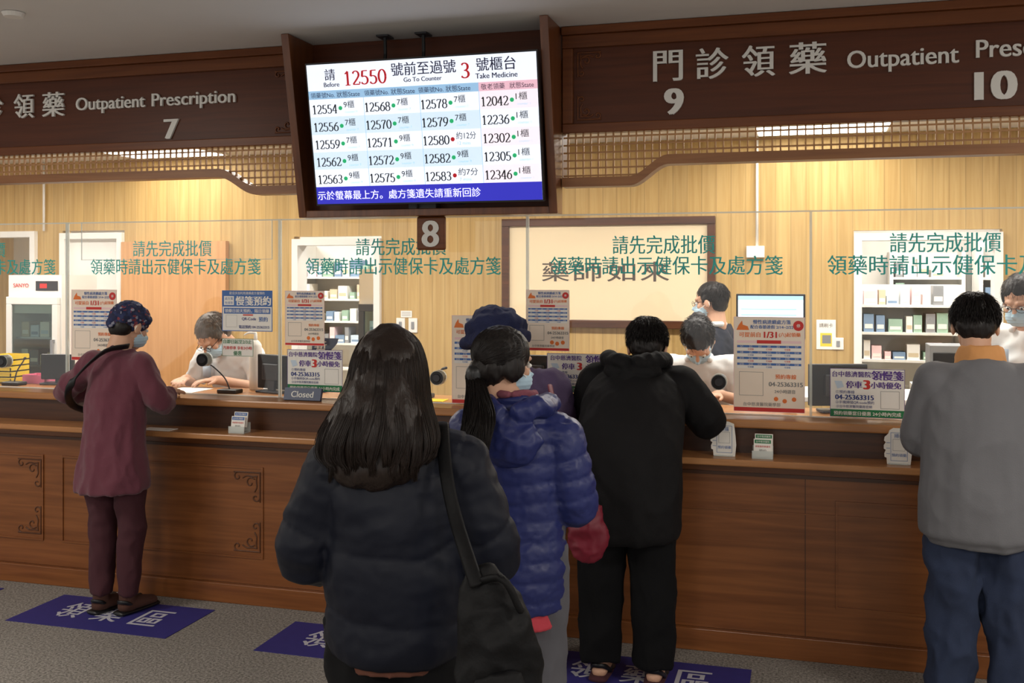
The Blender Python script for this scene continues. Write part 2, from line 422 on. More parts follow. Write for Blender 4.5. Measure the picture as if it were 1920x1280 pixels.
# ------------------------------------------------------------ fascia sign band
def stroke_ornament(cx,cz,sx,sz,Y,size,mat,r):
    m=MB(); S=size
    def st(pts,rr=r): m.tube([(cx+sx*a*S,Y,cz+sz*c*S) for a,c in pts],[rr]*len(pts),mat,6,True,3,ref=(0,1,0))
    st([(0,0),(.5,0),(1,0)]); st([(0,0),(0,.5),(0,1)])
    def spiral(ox,oz,r0,a0,sg): st([(ox+r0*(1-t*.75)*math.cos(a0+sg*t*5.2),oz+r0*(1-t*.75)*math.sin(a0+sg*t*5.2)) for t in np.linspace(0,1,9)])
    spiral(.86,.16,.16,-1.57,1); spiral(.16,.86,.16,3.14,-1); spiral(.36,.36,.2,3.9,1)
    st([(.12,.12),(.3,.14),(.5,.12),(.66,.2)]); st([(.12,.12),(.14,.3),(.12,.5),(.2,.66)])
    return m
def fascia(xa,xb,right):
    e=empty('fascia_sign',((xa+xb)/2,0,2.13),'dark wood overhead sign band with raised white lettering and lattice edge','sign')
    mb=MB().box(xa,xb,0.0,0.1,2.38,2.87,'fascia')
    obj_from(mb,'sign_board',e)
    mb=MB().box(xa,xb,-0.05,0.0,2.83,2.868,'fascia_frame').box(xa,xb,-0.025,0.0,2.37,2.415,'fascia_frame').box(xa,xb,-0.03,0,2.77,2.83,'fascia_frame')
    for x in (xa,xb-0.05): mb.box(x,x+0.05,-0.025,0,2.415,2.77,'fascia_frame')
    obj_from(mb,'frame_moulding',e,bevel=0.004)
    HI,LO=2.235,2.14
    def zb(x):
        t=(x-.57)/.18 if right else (-1.37-x)/.22
        t=min(1,max(0,t)); return LO+(HI-LO)*(t*t*(3-2*t))
    xs=np.array(sorted(set([xa,xb]+list(np.linspace(.53 if right else -1.63,.79 if right else -1.33,18)))))
    mb=MB(); top=[(x,zb(x)+.022) for x in xs]; bot=[(x,zb(x)-.022) for x in xs]
    for i in range(len(xs)-1): mb.prism([bot[i],bot[i+1],top[i+1],top[i]],-0.03,0.06,'rail')
    obj_from(mb,'bottom_rail',e)
    mb=MB(); x=xa+0.02
    while x<xb:
        mb.box(x,x+0.007,0.0,0.010,zb(x),2.38,'lattice'); x+=0.036
    for z in (2.352,2.316,2.28,2.244,2.208,2.172):
        q=[x for x in np.arange(xa,xb,0.02) if zb(x)+0.01<z]
        if q: mb.box(min(q),max(q),0.002,0.009,z-0.0038,z+0.0038,'lattice')
    obj_from(mb,'lattice',e)
    for cx,sx in ((xa+0.07,1),(xb-0.07,-1)):
        for cz,sz in ((2.75,-1),(2.435,1)): obj_from(stroke_ornament(cx,cz,sx,sz,-.003,.11,'fascia_frame',.004),'corner_fretwork',e,smooth=True)
    W=wallpanel(-4,4,3,2,-0.001)
    def T(body,x0,x1,z1,z0,bold=0.02,name='lettering'):
        mb=MB(); W.text(mb,body,(x0+4)/8,(3-z1),(x1+4)/8,(3-z0),'letter',l=0.0,bold=bold,keep=False,th=0.012); obj_from(mb,name,e,label='raised white lettering')
    if right:
        for ch,x0,x1 in (('門',.68,.81),('診',.875,1.015),('領',1.08,1.22),('藥',1.285,1.44)): T(ch,x0,x1,2.735,2.595)
        T('Outpatient',1.53,1.98,2.685,2.585,0.018); T('Prescription',2.05,2.55,2.70,2.60,0.018)
        T('9',.735,.81,2.56,2.44,0.045,'counter_number'); T('10',2.05,2.20,2.565,2.445,0.045,'counter_number')
    else:
        for ch,x0,x1 in (('門',-3.31,-3.18),('診',-3.10,-2.97),('領',-2.89,-2.76),('藥',-2.70,-2.56)): T(ch,x0,x1,2.71,2.575)
        T('Outpatient',-2.48,-2.045,2.67,2.58,0.018); T('Prescription',-2.0,-1.50,2.67,2.58,0.018)
        T('7',-1.92,-1.845,2.53,2.425,0.045,'counter_number')
    return e
fascia(-7.5,-1.09,False); fascia(0.25,6,True)
struct(MB().box(-1.085,0.245,0.003,0.1,2.13,2.87,'fascia'),'wall_fascia_middle')
# ------------------------------------------------------------ screen housing
e=empty('screen_housing',(-0.42,0,1.99),'dark wood housing box hung from ceiling around the queue screen','cabinet')
def side(x0,x1):
    m=MB()
    v=[(x,y,z) for x in (x0,x1) for (y,z) in [(-0.285,2.868),(-0.10,1.99),(0,1.99),(0,2.868)]]
    m.add(v,[(0,1,2,3),(7,6,5,4),(0,4,5,1),(1,5,6,2),(2,6,7,3),(3,7,4,0)],'house'); return m
obj_from(side(-1.085,-1.045),'side_panel',e,bevel=0.003); obj_from(side(0.205,0.245),'side_panel',e,bevel=0.003)
obj_from(MB().box(-1.045,0.205,-0.10,0,1.99,2.025,'house'),'bottom_shelf',e,bevel=0.003)
obj_from(MB().box(-1.045,0.205,-0.02,-0.003,2.025,2.868,'fascia'),'back_panel',e)
# screen
e=empty('queue_display',(-0.36,-0.15,2.06),'large flat screen listing prescription numbers and counters','display screen')
pt=np.array((-0.94,-0.30,2.705)); pu=np.array((1.135,0,0)); pv=np.array((0.0,0.12,-0.655))
P=Panel(pt,pu,pv); P.N=np.array((0,-0.655,-0.12))/np.linalg.norm((0,-0.655,-0.12))
mb=MB(); B=Panel(pt-pu*0.006-pv*0.012,pu*1.012,pv*1.024); B.N=P.N; B.slab(mb,0.035,'black'); obj_from(mb,'screen_case',e)
mb=MB(); P.rect(mb,0,0,1,1,'s_white',0.001)
P.rect(mb,0,.185,.755,.245,'s_head',.0016); P.rect(mb,.755,.185,1,.245,'s_pinkh',.0016)
for r in range(5):
    v0=.245+r*.126
    P.rect(mb,0,v0,.755,v0+.126,'s_pale' if r%2 else 's_white',.0016); P.rect(mb,.755,v0,1,v0+.126,'s_white' if r%2 else 's_pink',.0016)
for u in (.25,.5,.755): P.rect(mb,u-.001,.245,u+.001,.875,'s_head',.002)
P.rect(mb,0,.875,1,1,'s_blue',.0018)
obj_from(mb,'display_panel',e)
mb=MB()
def T(b,u0,v0,u1,v1,m,bold=0,al='C',keep=True): P.text(mb,b,u0,v0,u1,v1,m,.0026,bold,keep,align=al)
T('請',.08,.035,.13,.115,'s_navy',.01); T('Before',.075,.125,.145,.165,'s_navy',.02)
P.serif(mb,'12550',.165,.055,.36,.158,'s_red')
T('號前至過號',.38,.02,.665,.11,'s_navy',.01); T('Go To Counter',.435,.12,.60,.16,'s_navy',.02)
P.serif(mb,'3',.680,.045,.724,.155,'s_red'); T('號櫃台',.745,.02,.92,.11,'s_navy',.01); T('Take Medicine',.745,.12,.92,.165,'s_navy',.02)
for u in (.01,.255,.495): T('領藥號No.',u,.195,u+.11,.238,'s_navy',0,'L'); T('狀態State',u+.12,.195,u+.225,.238,'s_navy',0,'L')
T('敬老領藥',.765,.195,.865,.238,'s_navy'); T('狀態State',.885,.195,.985,.238,'s_navy')
rows=[[('12554','9櫃'),('12568','7櫃'),('12578','7櫃'),('12042','1櫃')],[('12556','7櫃'),('12570','7櫃'),('12579','7櫃'),('12236','1櫃')],
[('12559','7櫃'),('12571','9櫃'),('12580','約12分'),('12302','1櫃')],[('12562','9櫃'),('12572','9櫃'),('12582','9櫃'),('12305','1櫃')],[('12563','9櫃'),('12575','9櫃'),('12583','約7分'),('12346','1櫃')]]
for r,row in enumerate(rows):
    for c,(a,b) in enumerate(row):
        u=(.008,.248,.498,.758)[c]; v=.245+r*.126
        P.serif(mb,a,u+.002,v+.038,u+.12,v+.104,'s_black')
        red='分' in b
        P.disc(mb,u+.134,v+.068,.010,'s_red' if red else 's_green',.0026)
        T(b,u+.15,v+.018,u+.15+(.085 if red else .048),v+.07,'s_black',.0,'L',keep=False)
        T('12 mins' if b=='約12分' else '7 mins' if red else 'counter '+b[0],u+.155,v+.085,u+.21,v+.108,'s_head',0,'L')
T('示於螢幕最上方。處方箋遺失請重新回診',.005,.895,.74,.98,'s_wt',.01,'L')
obj_from(mb,'screen_lettering',e)
for x in (-0.62,-0.42):
    mb=MB(); mb.tube([(x,-.10,2.868),(x,-.10,2.74),(x,-.17,2.62)],[.009]*3,'black',8,True,3)
    mb.box(x-.03,x+.03,-.14,-.06,2.860,2.868,'darkgrey')
    obj_from(mb,'ceiling_mount',e)
obj_from(MB().tube([(-.45,-.1,2.03),(-.43,-.12,2.06),(-.3,-.12,2.05),(-.2,-.11,2.045),(-.12,-.1,2.09)],[.005]*5,'black',6,True,4),'cable',e)
obj_from(MB().box(-.5,-.36,-.09,-.03,2.026,2.06,'darkgrey'),'cable_box',e)
# plaque 8
e=empty('counter_number_plaque',(-.405,-.03,1.82),'dark brown hanging plaque with white number 8','sign')
obj_from(MB().box(-.48,-.33,-.04,-.018,1.825,1.99,'fascia_frame'),'plaque_board',e,bevel=.01)
mb=MB(); wallpanel(-.48,-.33,1.985,1.825,-.041).text(mb,'8',.22,.1,.78,.9,'letter',.0005,.03,keep=True,th=.004); obj_from(mb,'number',e)
# ------------------------------------------------------------ counter
e=empty('service_counter',(-1,0.3,0),'long brown wood service counter with shelf ledge','counter')
mb=MB().box(-7.5,6,0.0,0.06,0.10,0.865,'counter')
obj_from(mb,'front_panel',e)
mb=MB()
for xr in (-5.41,-4.055,-2.70,-1.34,2.72):
    x0=xr-1.24
    for a,b,c,d in ((x0,xr,.70,.709),(x0,xr,.235,.244),(x0,x0+.009,.244,.70),(xr-.009,xr,.244,.70)): mb.box(a,b,-.007,0,c,d,'counter')
mb.box(-7.5,6,-.01,0,.80,.815,'counter_dark')
for x in (-.05,1.35): mb.box(x,x+.004,-.002,0,.10,.80,'orn')
mb.box(0,2.7,-.006,0,.64,.646,'counter')
obj_from(mb,'panel_moulding',e)
for xr in (-1.36,-2.72):
    obj_from(stroke_ornament(xr,.68,-1,-1,-.001,.15,'orn',.0038),'corner_ornament',e,smooth=True); obj_from(stroke_ornament(xr,.27,-1,1,-.001,.15,'orn',.0038),'corner_ornament',e,smooth=True)
obj_from(MB().box(-7.5,6,-.03,0,0,.10,'counter'),'plinth',e,bevel=.004)
obj_from(MB().box(-7.5,6,-.13,.07,.862,.892,'edge'),'ledge',e,bevel=.006)
obj_from(MB().box(-7.5,6,.06,.10,.892,1.01,'counter_dark'),'upper_panel',e)
obj_from(MB().box(-7.5,6,.02,.54,1.01,1.048,'edge'),'countertop',e,bevel=.008)
obj_from(MB().box(-7.5,6,.5,.54,0,1.01,'counter'),'inner_panel',e)
# ------------------------------------------------------------ acrylic partitions
xs=[-4.065,-2.71,-1.355,0.0+.02,1.376,2.73]
discs={-1:( -1.81,1.24),0:(-.45,1.18),1:(.96,1.20)}
texts=[(-3.62,-3.14,-3.90,-2.79),(-2.27,-1.77,-2.55,-1.47),(-.91,-.41,-1.20,-.12),(.45,.94,.14,1.25),(1.72,2.18,1.45,2.60)]
for i in range(5):
    a,b=xs[i],xs[i+1]
    e=empty('acrylic_partition',((a+b)/2,.2,1.048),'clear acrylic counter partition with teal lettering','partition','counter partitions')
    obj_from(MB().box(a+.006,b-.006,.197,.203,1.05,2.0,'acr'),'clear_sheet',e)
    mb=MB().box(a-.004,a+.006,.19,.21,1.048,2.003,'acr_edge').box(b-.006,b-.004,.19,.21,1.048,2.003,'acr_edge').box(a+.006,b-.006,.195,.205,1.996,2.003,'acr_edge').box(a+.006,b-.006,.196,.204,1.048,1.053,'white')
    obj_from(mb,'edge_strip',e)
    t=texts[i]; mb=MB(); W=wallpanel(-5,5,2,1,.196)
    W.text(mb,'請先完成批價',(t[0]+5)/10,.105,(t[1]+5)/10,.195,'teal',.0005,.012,keep=False)
    W.text(mb,'領藥時請出示健保卡及處方箋',(t[2]+5)/10,.205,(t[3]+5)/10,.295,'teal',.0005,.012,keep=False)
    obj_from(mb,'lettering',e,label='teal vinyl lettering')
    dx,dz=(a+b)/2+.25,1.2
    for k,(x,z) in discs.items():
        if a<x<b: dx,dz=x,z
    mb=MB().tube([(dx,.215,dz),(dx,.168,dz)],[.038,.038],'acr_edge',20,False,1).tube([(dx,.213,dz),(dx,.163,dz)],[.034,.034],'black',20,False,1); mb.tube([(dx,.165,dz),(dx,.158,dz)],[.024,.018],'darkgrey',20,False,1)
    obj_from(mb,'speaking_port',e,label='round black speaking port')
e=empty('clear_flap',(-2.0,.16,1.79),'small clear acrylic flap fixed to the partition','partition')
obj_from(MB().box(-2.60,-1.39,.178,.182,1.79,2.0,'acr'),'clear_sheet',e); obj_from(MB().box(-2.60,-1.39,.177,.183,1.787,1.79,'acr_edge').box(-2.6,-2.597,.177,.183,1.79,2,'acr_edge').box(-1.393,-1.39,.177,.183,1.79,2,'acr_edge'),'edge_strip',e)
# ------------------------------------------------------------ posters
def posterA(x0,x1,z1,z0,Y,label):
    e=empty('notice_poster',((x0+x1)/2,Y,z0),label,'poster','counter notices')
    P=wallpanel(x0,x1,z1,z0,Y); mb=MB(); P.slab(mb,.002,'peach'); obj_from(mb,'sheet',e)
    mb=MB(); P.frame(mb,0,0,1,1,.002,'ppink')
    T=lambda b,u0,v0,u1,v1,m,bd=.02:P.text(mb,b,u0,v0,u1,v1,m,.0014,bd)
    mb.add([P.p(.04,.14,.001),P.p(.22,.14,.001),P.p(.2,.10,.001),P.p(.13,.085,.001),P.p(.12,.04,.001),P.p(.07,.09,.001)],[(0,1,2,3,4,5)],'porange')
    P.disc(mb,.91,.09,.022*(x1-x0)/.3,'pred'); T('停',.885,.07,.935,.11,'paper')
    T('慢性病連續處方箋',.26,.03,.82,.075,'pblue'); T('配合春節連假 2/14~2/22',.24,.085,.84,.125,'pblue')
    T('可提前自',.08,.16,.38,.215,'porange',.02); T('1/31',.42,.155,.62,.22,'pred',.04); T('(六)起領藥',.64,.16,.94,.215,'porange',.02)
    P.rect(mb,.33,.245,.67,.28,'pred',.001); P.rect(mb,.05,.25,.95,.276,'ppink')
    k=1
    for r in range(4):
        v=.30+r*.062
        P.rect(mb,.05,v,.95,v+.024,'pblue'); P.rect(mb,.05,v+.026,.95,v+.058,'paper')
        for c in range(7):
            u=.05+c*.9/7
            T('2/%d'%k,u+.02,v+.003,u+.9/7-.02,v+.021,'paper',0); k+=1
            if c in (1,3,5): T('可領藥',u+.015,v+.032,u+.9/7-.015,v+.052,'pblue' if r%2 else 'pred',0)
    P.frame(mb,.08,.58,.42,.83,.0015,'pgrey')
    T('預約專線',.55,.60,.92,.65,'porange'); T('04-25363315',.50,.675,.97,.735,'pgrey',.03); T('24小時語音',.55,.76,.9,.80,'pgrey')
    P.rect(mb,.0,.955,1,1,'pred'); T('台中慈濟醫院藥學部',.1,.90,.7,.94,'pgrey',0)
    for u,v in ((.6,.86),(.72,.88),(.85,.86)): P.disc(mb,u,v,.010,'porange')
    obj_from(mb,'printing',e); return e
Y=.172
posterA(-2.66,-2.36,1.62,1.22,Y,'pale orange notice with calendar grid on the partition')
posterA(-1.31,-1.08,1.62,1.33,Y,'small orange calendar notice on the clear partition')
posterA(.02,.24,1.63,1.33,Y,'small orange calendar notice behind the queue')
posterA(-.37,-.08,1.50,1.055,Y,'tall orange calendar notice standing on countertop')
posterA(1.03,1.35,1.51,1.07,Y-.02,'large orange holiday calendar notice near white-coated staff')
def posterB(x0,x1,z1,z0,label,Y=.16):
    e=empty('parking_notice',((x0+x1)/2,Y,z0),label,'sign','parking notices')
    P=wallpanel(x0,x1,z1,z0,Y); mb=MB(); P.slab(mb,.003,'paper'); obj_from(mb,'sheet',e)
    mb=MB(); T=lambda b,u0,v0,u1,v1,m,bd=.02:P.text(mb,b,u0,v0,u1,v1,m,.0014,bd)
    P.frame(mb,0,0,1,1,.002,'ppurple')
    T('台中慈濟醫院',.03,.05,.55,.18,'ppurple',.03); T('領慢箋',.56,.03,.98,.23,'ppurple',.05)
    T('停車',.22,.25,.43,.41,'ppurple',.05); T('3',.45,.23,.54,.42,'pred',.08); T('小時優免',.55,.26,.95,.40,'ppurple',.04)
    mb.add([P.p(.06,.26,.001),P.p(.16,.26,.001),P.p(.19,.38,.001),P.p(.10,.42,.001)],[(0,1,2,3)],'plblue')
    T('①預約專線',.05,.45,.36,.52,'pnavy',0); T('04-25363315',.04,.54,.62,.64,'pnavy',.04); T('②手機掃描QR-code預約',.05,.66,.62,.73,'pnavy',0); T('③台中慈濟醫院藥局官網',.05,.75,.60,.81,'pnavy',0)
    P.frame(mb,.68,.45,.93,.81,.0015,'pgrey')
    P.rect(mb,0,.84,1,1,'pgreen'); T('預約領藥當日優惠 24小時內完成',.05,.87,.95,.97,'paper',.02)
    obj_from(mb,'printing',e)
posterB(-1.29,-.97,1.31,1.09,'white and purple parking notice above the closed plate')
posterB(.13,.46,1.32,1.13,'white and purple parking notice behind the queue')
posterB(1.46,1.78,1.28,1.06,'white and purple parking notice with green band')
e=empty('blue_notice',(-1.54,.17,1.39),'blue and white refill prescription booking notice','sign')
P=wallpanel(-1.69,-1.385,1.62,1.40,.172); mb=MB(); P.slab(mb,.002,'paper'); obj_from(mb,'sheet',e)
mb=MB(); P.frame(mb,0,0,1,1,.004,'pblue'); P.rect(mb,0,0,1,.40,'pblue'); P.rect(mb,.04,.14,.24,.36,'paper',.001); P.rect(mb,.04,.43,.96,.57,'pblue')
for a in [('歡迎多加利用連續處方箋預約',.15,.03,.85,.10,'paper',0),('處方箋',.06,.15,.22,.25,'pblue',.0),('免排隊',.06,.26,.22,.35,'pblue',0),('慢箋預約',.28,.12,.97,.385,'paper',.04),('領藥日前天預約，隔日領藥',.06,.44,.94,.56,'paper',.02),
 ('QR-Code',.40,.64,.68,.76,'pnavy',.02),('預約',.72,.64,.92,.76,'pblue',.02),('電話預約 04-25363315',.34,.84,.94,.94,'pnavy',.02)]: P.text(mb,a[0],a[1],a[2],a[3],a[4],a[5],.0014,a[6])
P.rect(mb,.42,.585,.62,.615,'pred',.001); P.frame(mb,.08,.60,.3,.90,.001,'pgrey')
obj_from(mb,'printing',e)
e=empty('green_notice',(-1.6,.17,1.27),'small green and red parking notice on the partition','sign')
P=wallpanel(-1.69,-1.50,1.36,1.265,.172); mb=MB(); P.slab(mb,.002,'paper'); obj_from(mb,'sheet',e)
mb=MB()
for a in [('自即日起至2/3止',.05,.05,.95,.3,'pgreen',.02),('汽車停車 享有3小時',.04,.40,.96,.66,'pred',.03),('優惠',.35,.7,.65,.95,'pgreen',.02)]: P.text(mb,a[0],a[1],a[2],a[3],a[4],a[5],.0014,a[6])
P.frame(mb,0,0,1,1,.002,'pgreen'); obj_from(mb,'printing',e)
e=empty('closed_plate',(-1.165,.13,1.048),'dark blue plate reading Closed on the countertop','sign')
P=Panel((-1.27,.10,1.115),(.21,0,0),(0,-.02,-.062),(0,-.95,.3)); mb=MB(); P.slab(mb,.02,'plate'); obj_from(mb,'plate_body',e)
mb=MB(); P.text(mb,'Closed',.2,.2,.8,.85,'letter',.001,.02); obj_from(mb,'lettering',e)
e=empty('paused_plate',(-1.29,.48,1.048),'dark blue triangular plate reading paused service','sign')
P=Panel((-1.31,.48,1.35),(.15,0,0),(0,0,-.19),(0,-1,0)); mb=MB(); mb.prism([(-1.31,1.16),(-1.16,1.32),(-1.15,1.35),(-1.31,1.35)],.481,.49,'plate'); mb.box(-1.30,-1.22,.46,.5,1.048,1.055,'plate').box(-1.28,-1.26,.483,.489,1.05,1.23,'plate'); obj_from(mb,'plate_body',e)
mb=MB(); P.text(mb,'暫',.12,.06,.6,.5,'letter',.001,.03); obj_from(mb,'lettering',e)
# ------------------------------------------------------------ items on ledge
def leaflet(x,z0=.8925,card=False,lab=''):
    e=empty('leaflet_holder',(x,-.05,z0),lab,'leaflet holder','leaflet holders')
    mb=MB(); mb.box(x-.045,x+.045,-.08,-.02,z0,z0+.006,'acr_edge').box(x-.045,x+.045,-.083,-.08,z0,z0+.035,'acr_edge').box(x-.045,x+.045,-.02,-.017,z0,z0+.05,'acr_edge')
    obj_from(mb,'holder',e)
    for k in range(2):
        P=Panel((x-.038+.004*k,-.060+.02*k,z0+.085+.02*k),(.078,0,0),(0,-.014,-.076),(0,-.97,.22)); mb=MB(); P.slab(mb,.004,'paper'); P.rect(mb,.05,.05,.95,.25,'pblue' if not card else 'pgreen'); P.text(mb,'台中慈濟醫院',.1,.09,.9,.21,'paper'); P.text(mb,'領慢箋停車優免',.08,.35,.92,.5,'pred'); P.text(mb,'預約',.3,.55,.7,.8,'pgrey')
        obj_from(mb,'leaflet',e)
leaflet(-1.45,lab='small clear holder with white leaflets on the ledge'); leaflet(1.17,card=True,lab='clear holder with green and white cards on ledge')
def handsign(x):
    e=empty('hand_shaped_sign',(x,-.05,.8925),'white hand-shaped card sign standing on the ledge','sign','hand-shaped signs')
    poly=[(-.045,0),(.05,0),(.055,.05),(.052,.09),(.045,.145),(.02,.155),(-.02,.155),(-.035,.145),(-.04,.13),(-.055,.115),(-.057,.10),(-.05,.093),(-.058,.08),(-.058,.065),(-.05,.06),(-.056,.045),(-.055,.03),(-.047,.027)]
    obj_from(MB().prism([(x+a,.8925+b) for a,b in poly],-.052,-.048,'paper'),'card',e)
    P=wallpanel(x-.055,x+.055,1.047,.892,-.0525); mb=MB(); P.frame(mb,.22,.12,.84,.9,.0015,'pblue'); P.frame(mb,.3,.3,.75,.62,.001,'pgrey'); P.text(mb,'掃描',.3,.15,.76,.27,'pblue'); P.text(mb,'預約領藥',.26,.68,.8,.8,'pblue')
    for v in (.4,.55,.7): P.rect(mb,.06,v,.2,v+.012,'pblue')
    obj_from(mb,'printing',e)
    obj_from(MB().box(x-.04,x+.04,-.065,-.035,.8925,.897,'acr_edge'),'base',e)
handsign(1.0); handsign(1.735)
obj_from(MB().box(-1.99,-1.82,-.12,-.04,.8935,.896,'paper'),'paper_slip',label='small paper slip lying on the ledge',category='paper')
# ------------------------------------------------------------ desk equipment
def monitor(x,y,z,w,h,yaw,lab,face='black',st=.1):
    e=empty('computer_monitor',(x,y,z),lab,'monitor')
    R=Matrix.Translation((x,y,z))@Matrix.Rotation(yaw,4,'Z')
    def bx(mb,*a):
        t=MB(); t.box(*a[:6],a[6]); V,f=xf((np.array(t.v),t.f),R); mb.add(V,f,a[6])
    mb=MB(); bx(mb,-w/2,w/2,-.015,.015,st,st+h,'black'); bx(mb,-w/4,w/4,.015,.04,st+.05,st+h-.05,'darkgrey'); obj_from(mb,'screen_case',e,bevel=.005)
    mb=MB(); bx(mb,-w/2+.012,w/2-.012,-.0165,-.015,st+.015,st+h-.012,face)
    if face!='black':
        bx(mb,-w/2+.012,w/2-.012,-.0172,-.0165,st+h-.035,st+h-.012,'s_head')
        for k in range(5): bx(mb,-w/2+.03,w/2-.05,-.0172,-.0165,st+.04+k*.034,st+.046+k*.034,'s_head')
        bx(mb,.02,.11,-.0174,-.0168,st+.10,st+.11,'s_red')
    obj_from(mb,'screen',e)
    mb=MB(); bx(mb,-.025,.025,.01,.03,0.01,st+.05,'darkgrey'); bx(mb,-.09,.09,-.05,.06,0,.012,'darkgrey'); obj_from(mb,'stand',e,bevel=.004)
monitor(-2.96,.42,1.048,.2,.15,0.2,'small black monitor turned away on the countertop',st=.03)
monitor(-1.50,.40,1.048,.24,.19,math.pi-.3,'black monitor facing staff on the countertop',st=.02)
monitor(-.02,.42,1.048,.3,.2,math.pi,'black monitor facing staff behind the queue',st=.04)
monitor(1.50,.42,1.048,.28,.2,math.pi+.3,'black monitor facing staff near parking notice',st=.03)
monitor(1.15,1.56,1.0,.40,.27,0,'monitor with pale blue screen on rear desk',face='s_pale',st=.32)
e=empty('rear_desk',(1.6,1.7,0),'white rear work desk in the pharmacy','desk')
mb=MB().box(1.05,2.0,1.42,2.0,.97,1.0,'white'); obj_from(mb,'desk_top',e,bevel=.004)
for x in (1.07,1.94):
    for y in (1.44,1.94): obj_from(MB().box(x,x+.04,y,y+.04,0,.97,'grey'),'leg',e)
def mic(x,y,dx,lab='black gooseneck microphone on the countertop'):
    e=empty('gooseneck_microphone',(x,y,1.048),lab,'microphone','counter microphones')
    obj_from(MB().box(x-.06,x+.06,y-.04,y+.04,1.048,1.07,'black'),'base',e,bevel=.006)
    obj_from(MB().tube([(x,y,1.065),(x+dx*.25,y,1.13),(x+dx*.8,y,1.19),(x+dx,y-.01,1.205)],[.004]*4,'black',8,True,5),'neck',e,smooth=True)
    obj_from(MB().tube([(x+dx,y-.01,1.205),(x+dx*1.2,y-.02,1.212)],[.007,.008],'black',10,True,2),'microphone_head',e,smooth=True)
mic(-3.17,.30,.08); mic(-1.72,.30,-.13); mic(-.62,.4,.12); mic(2.0,.42,-.13)
e=empty('pump_bottle',(-1.67,.49,1.048),'clear pump dispenser bottle with white pump','bottle')
x=-1.67;y=.49
obj_from(MB().tube([(x,y,1.05),(x,y,1.27),(x,y,1.31),(x,y,1.33)],[.036,.036,.03,.014],'paper',16,False,3),'bottle_body',e,smooth=True)
obj_from(MB().tube([(x,y,1.32),(x,y,1.37)],[.012,.008],'white',10,False,2).tube([(x,y,1.37),(x-.04,y-.01,1.372),(x-.06,y-.02,1.36)],[.007,.006,.004],'white',8,True,3),'pump',e,smooth=True)
for k in range(5):
    z=1.0485+k*.034; m=MB(); X0,X1=-3.42,-3.26
    m.box(X0,X1,.37,.53,z,z+.006,'yellow').box(X0,X0+.005,.37,.53,z,z+.032,'yellow').box(X1-.005,X1,.37,.53,z,z+.032,'yellow').box(X0,X1,.37,.375,z,z+.032,'yellow').box(X0,X1,.525,.53,z,z+.032,'yellow').box(X0-.008,X1+.008,.362,.37,z+.026,z+.033,'yellow')
    obj_from(m,'plastic_basket',label='yellow plastic basket in a stack on countertop',category='basket',group='stacked yellow baskets')
m=MB().box(-3.20,-3.04,.40,.52,1.0485,1.055,'pink')
for q in ((-3.20,-3.195,.40,.52),(-3.045,-3.04,.40,.52),(-3.195,-3.045,.40,.405),(-3.195,-3.045,.515,.52)): m.box(*q,1.055,1.10,'pink')
obj_from(m,'pink_tray',label='pink plastic tray on the countertop',category='tray')
for (x,y,w,d,c,l) in ((-2.3,.33,.21,.24,'paper','white paper form on the countertop'),(-2.02,.34,.2,.22,'paper','white paper form on the countertop'),(-.55,.3,.2,.1,'yellow','yellow strip card on the countertop'),(.75,.35,.25,.2,'paper','white papers on the countertop'),(1.9,.30,.2,.12,'paper','white papers on the countertop')):
    obj_from(MB().box(x-w/2,x+w/2,y-d/2,y+d/2,1.0487,1.051,c),'paper_sheet',label=l,category='paper')
for x,y in ((-2.62,.42),(-.86,.42),(1.28,.42)):
    e=empty('pen_cup',(x,y,1.048),'grey pen cup holding pens on the countertop','pen cup','pen cups')
    obj_from(MB().tube([(x,y,1.049),(x,y,1.14)],[.032,.036],'grey',16,False,2),'cup',e,smooth=True)
    for k in range(4): obj_from(MB().tube([(x+.012*math.cos(k*1.7),y+.012*math.sin(k*1.7),1.10),(x+.03*math.cos(k*1.7),y+.03*math.sin(k*1.7),1.20)],[.004,.004],('pblue','pred','black','pyellow')[k],6,True,1),'pen',e)
for x,y in ((-1.02,.40),(1.74,.40)):
    e=empty('card_reader',(x,y,1.048),'small dark card reader on the countertop','card reader','card readers')
    obj_from(MB().box(x-.05,x+.05,y-.06,y+.06,1.0485,1.085,'darkgrey'),'reader_body',e,bevel=.008); obj_from(MB().box(x-.035,x+.035,y-.061,y-.0595,1.055,1.06,'paper'),'card_slot',e)
# ------------------------------------------------------------ back wall furnishings
e=empty('framed_calligraphy',(-.02,2.47,1.32),'large framed cream calligraphy panel on the wood wall','picture')
mb=MB(); x0,x1,z0,z1=-.79,.75,1.325,2.11; w=.055
mb.box(x0,x1,2.45,2.5,z1-w,z1,'frame').box(x0,x1,2.45,2.5,z0,z0+w,'frame').box(x0,x0+w,2.45,2.5,z0+w,z1-w,'frame').box(x1-w,x1,2.45,2.5,z0+w,z1-w,'frame')
obj_from(mb,'frame',e,bevel=.004)
obj_from(MB().box(x0+w,x1-w,2.475,2.498,z0+w,z1-w,'cream'),'paper_panel',e)
for k,ch in enumerate('藥師如來'):
    mb=MB(); a=-.49+k*.24; wallpanel(a,a+.20,1.795,1.655,2.474).text(mb,ch,0,0,1,1,'ink',.0008,.006,keep=False); obj_from(mb,'calligraphy',e)
def plate(x,z,w,h,lab,name='light_switch'):
    e=empty(name,(x,2.49,z-h/2),lab,'switch'); obj_from(MB().box(x-w/2,x+w/2,2.488,2.499,z-h/2,z+h/2,'paper'),'face_plate',e,bevel=.003)
    obj_from(MB().box(x-w/6,x+w/6,2.482,2.488,z-h/4,z+h/4,'grey'),'rocker',e,bevel=.002)
plate(-1.60,1.32,.07,.11,'beige wall switch on wood wall'); plate(-1.50,1.32,.07,.11,'beige wall switch on wood wall'); plate(1.56,1.24,.07,.08,'white wall switch near the doorway')
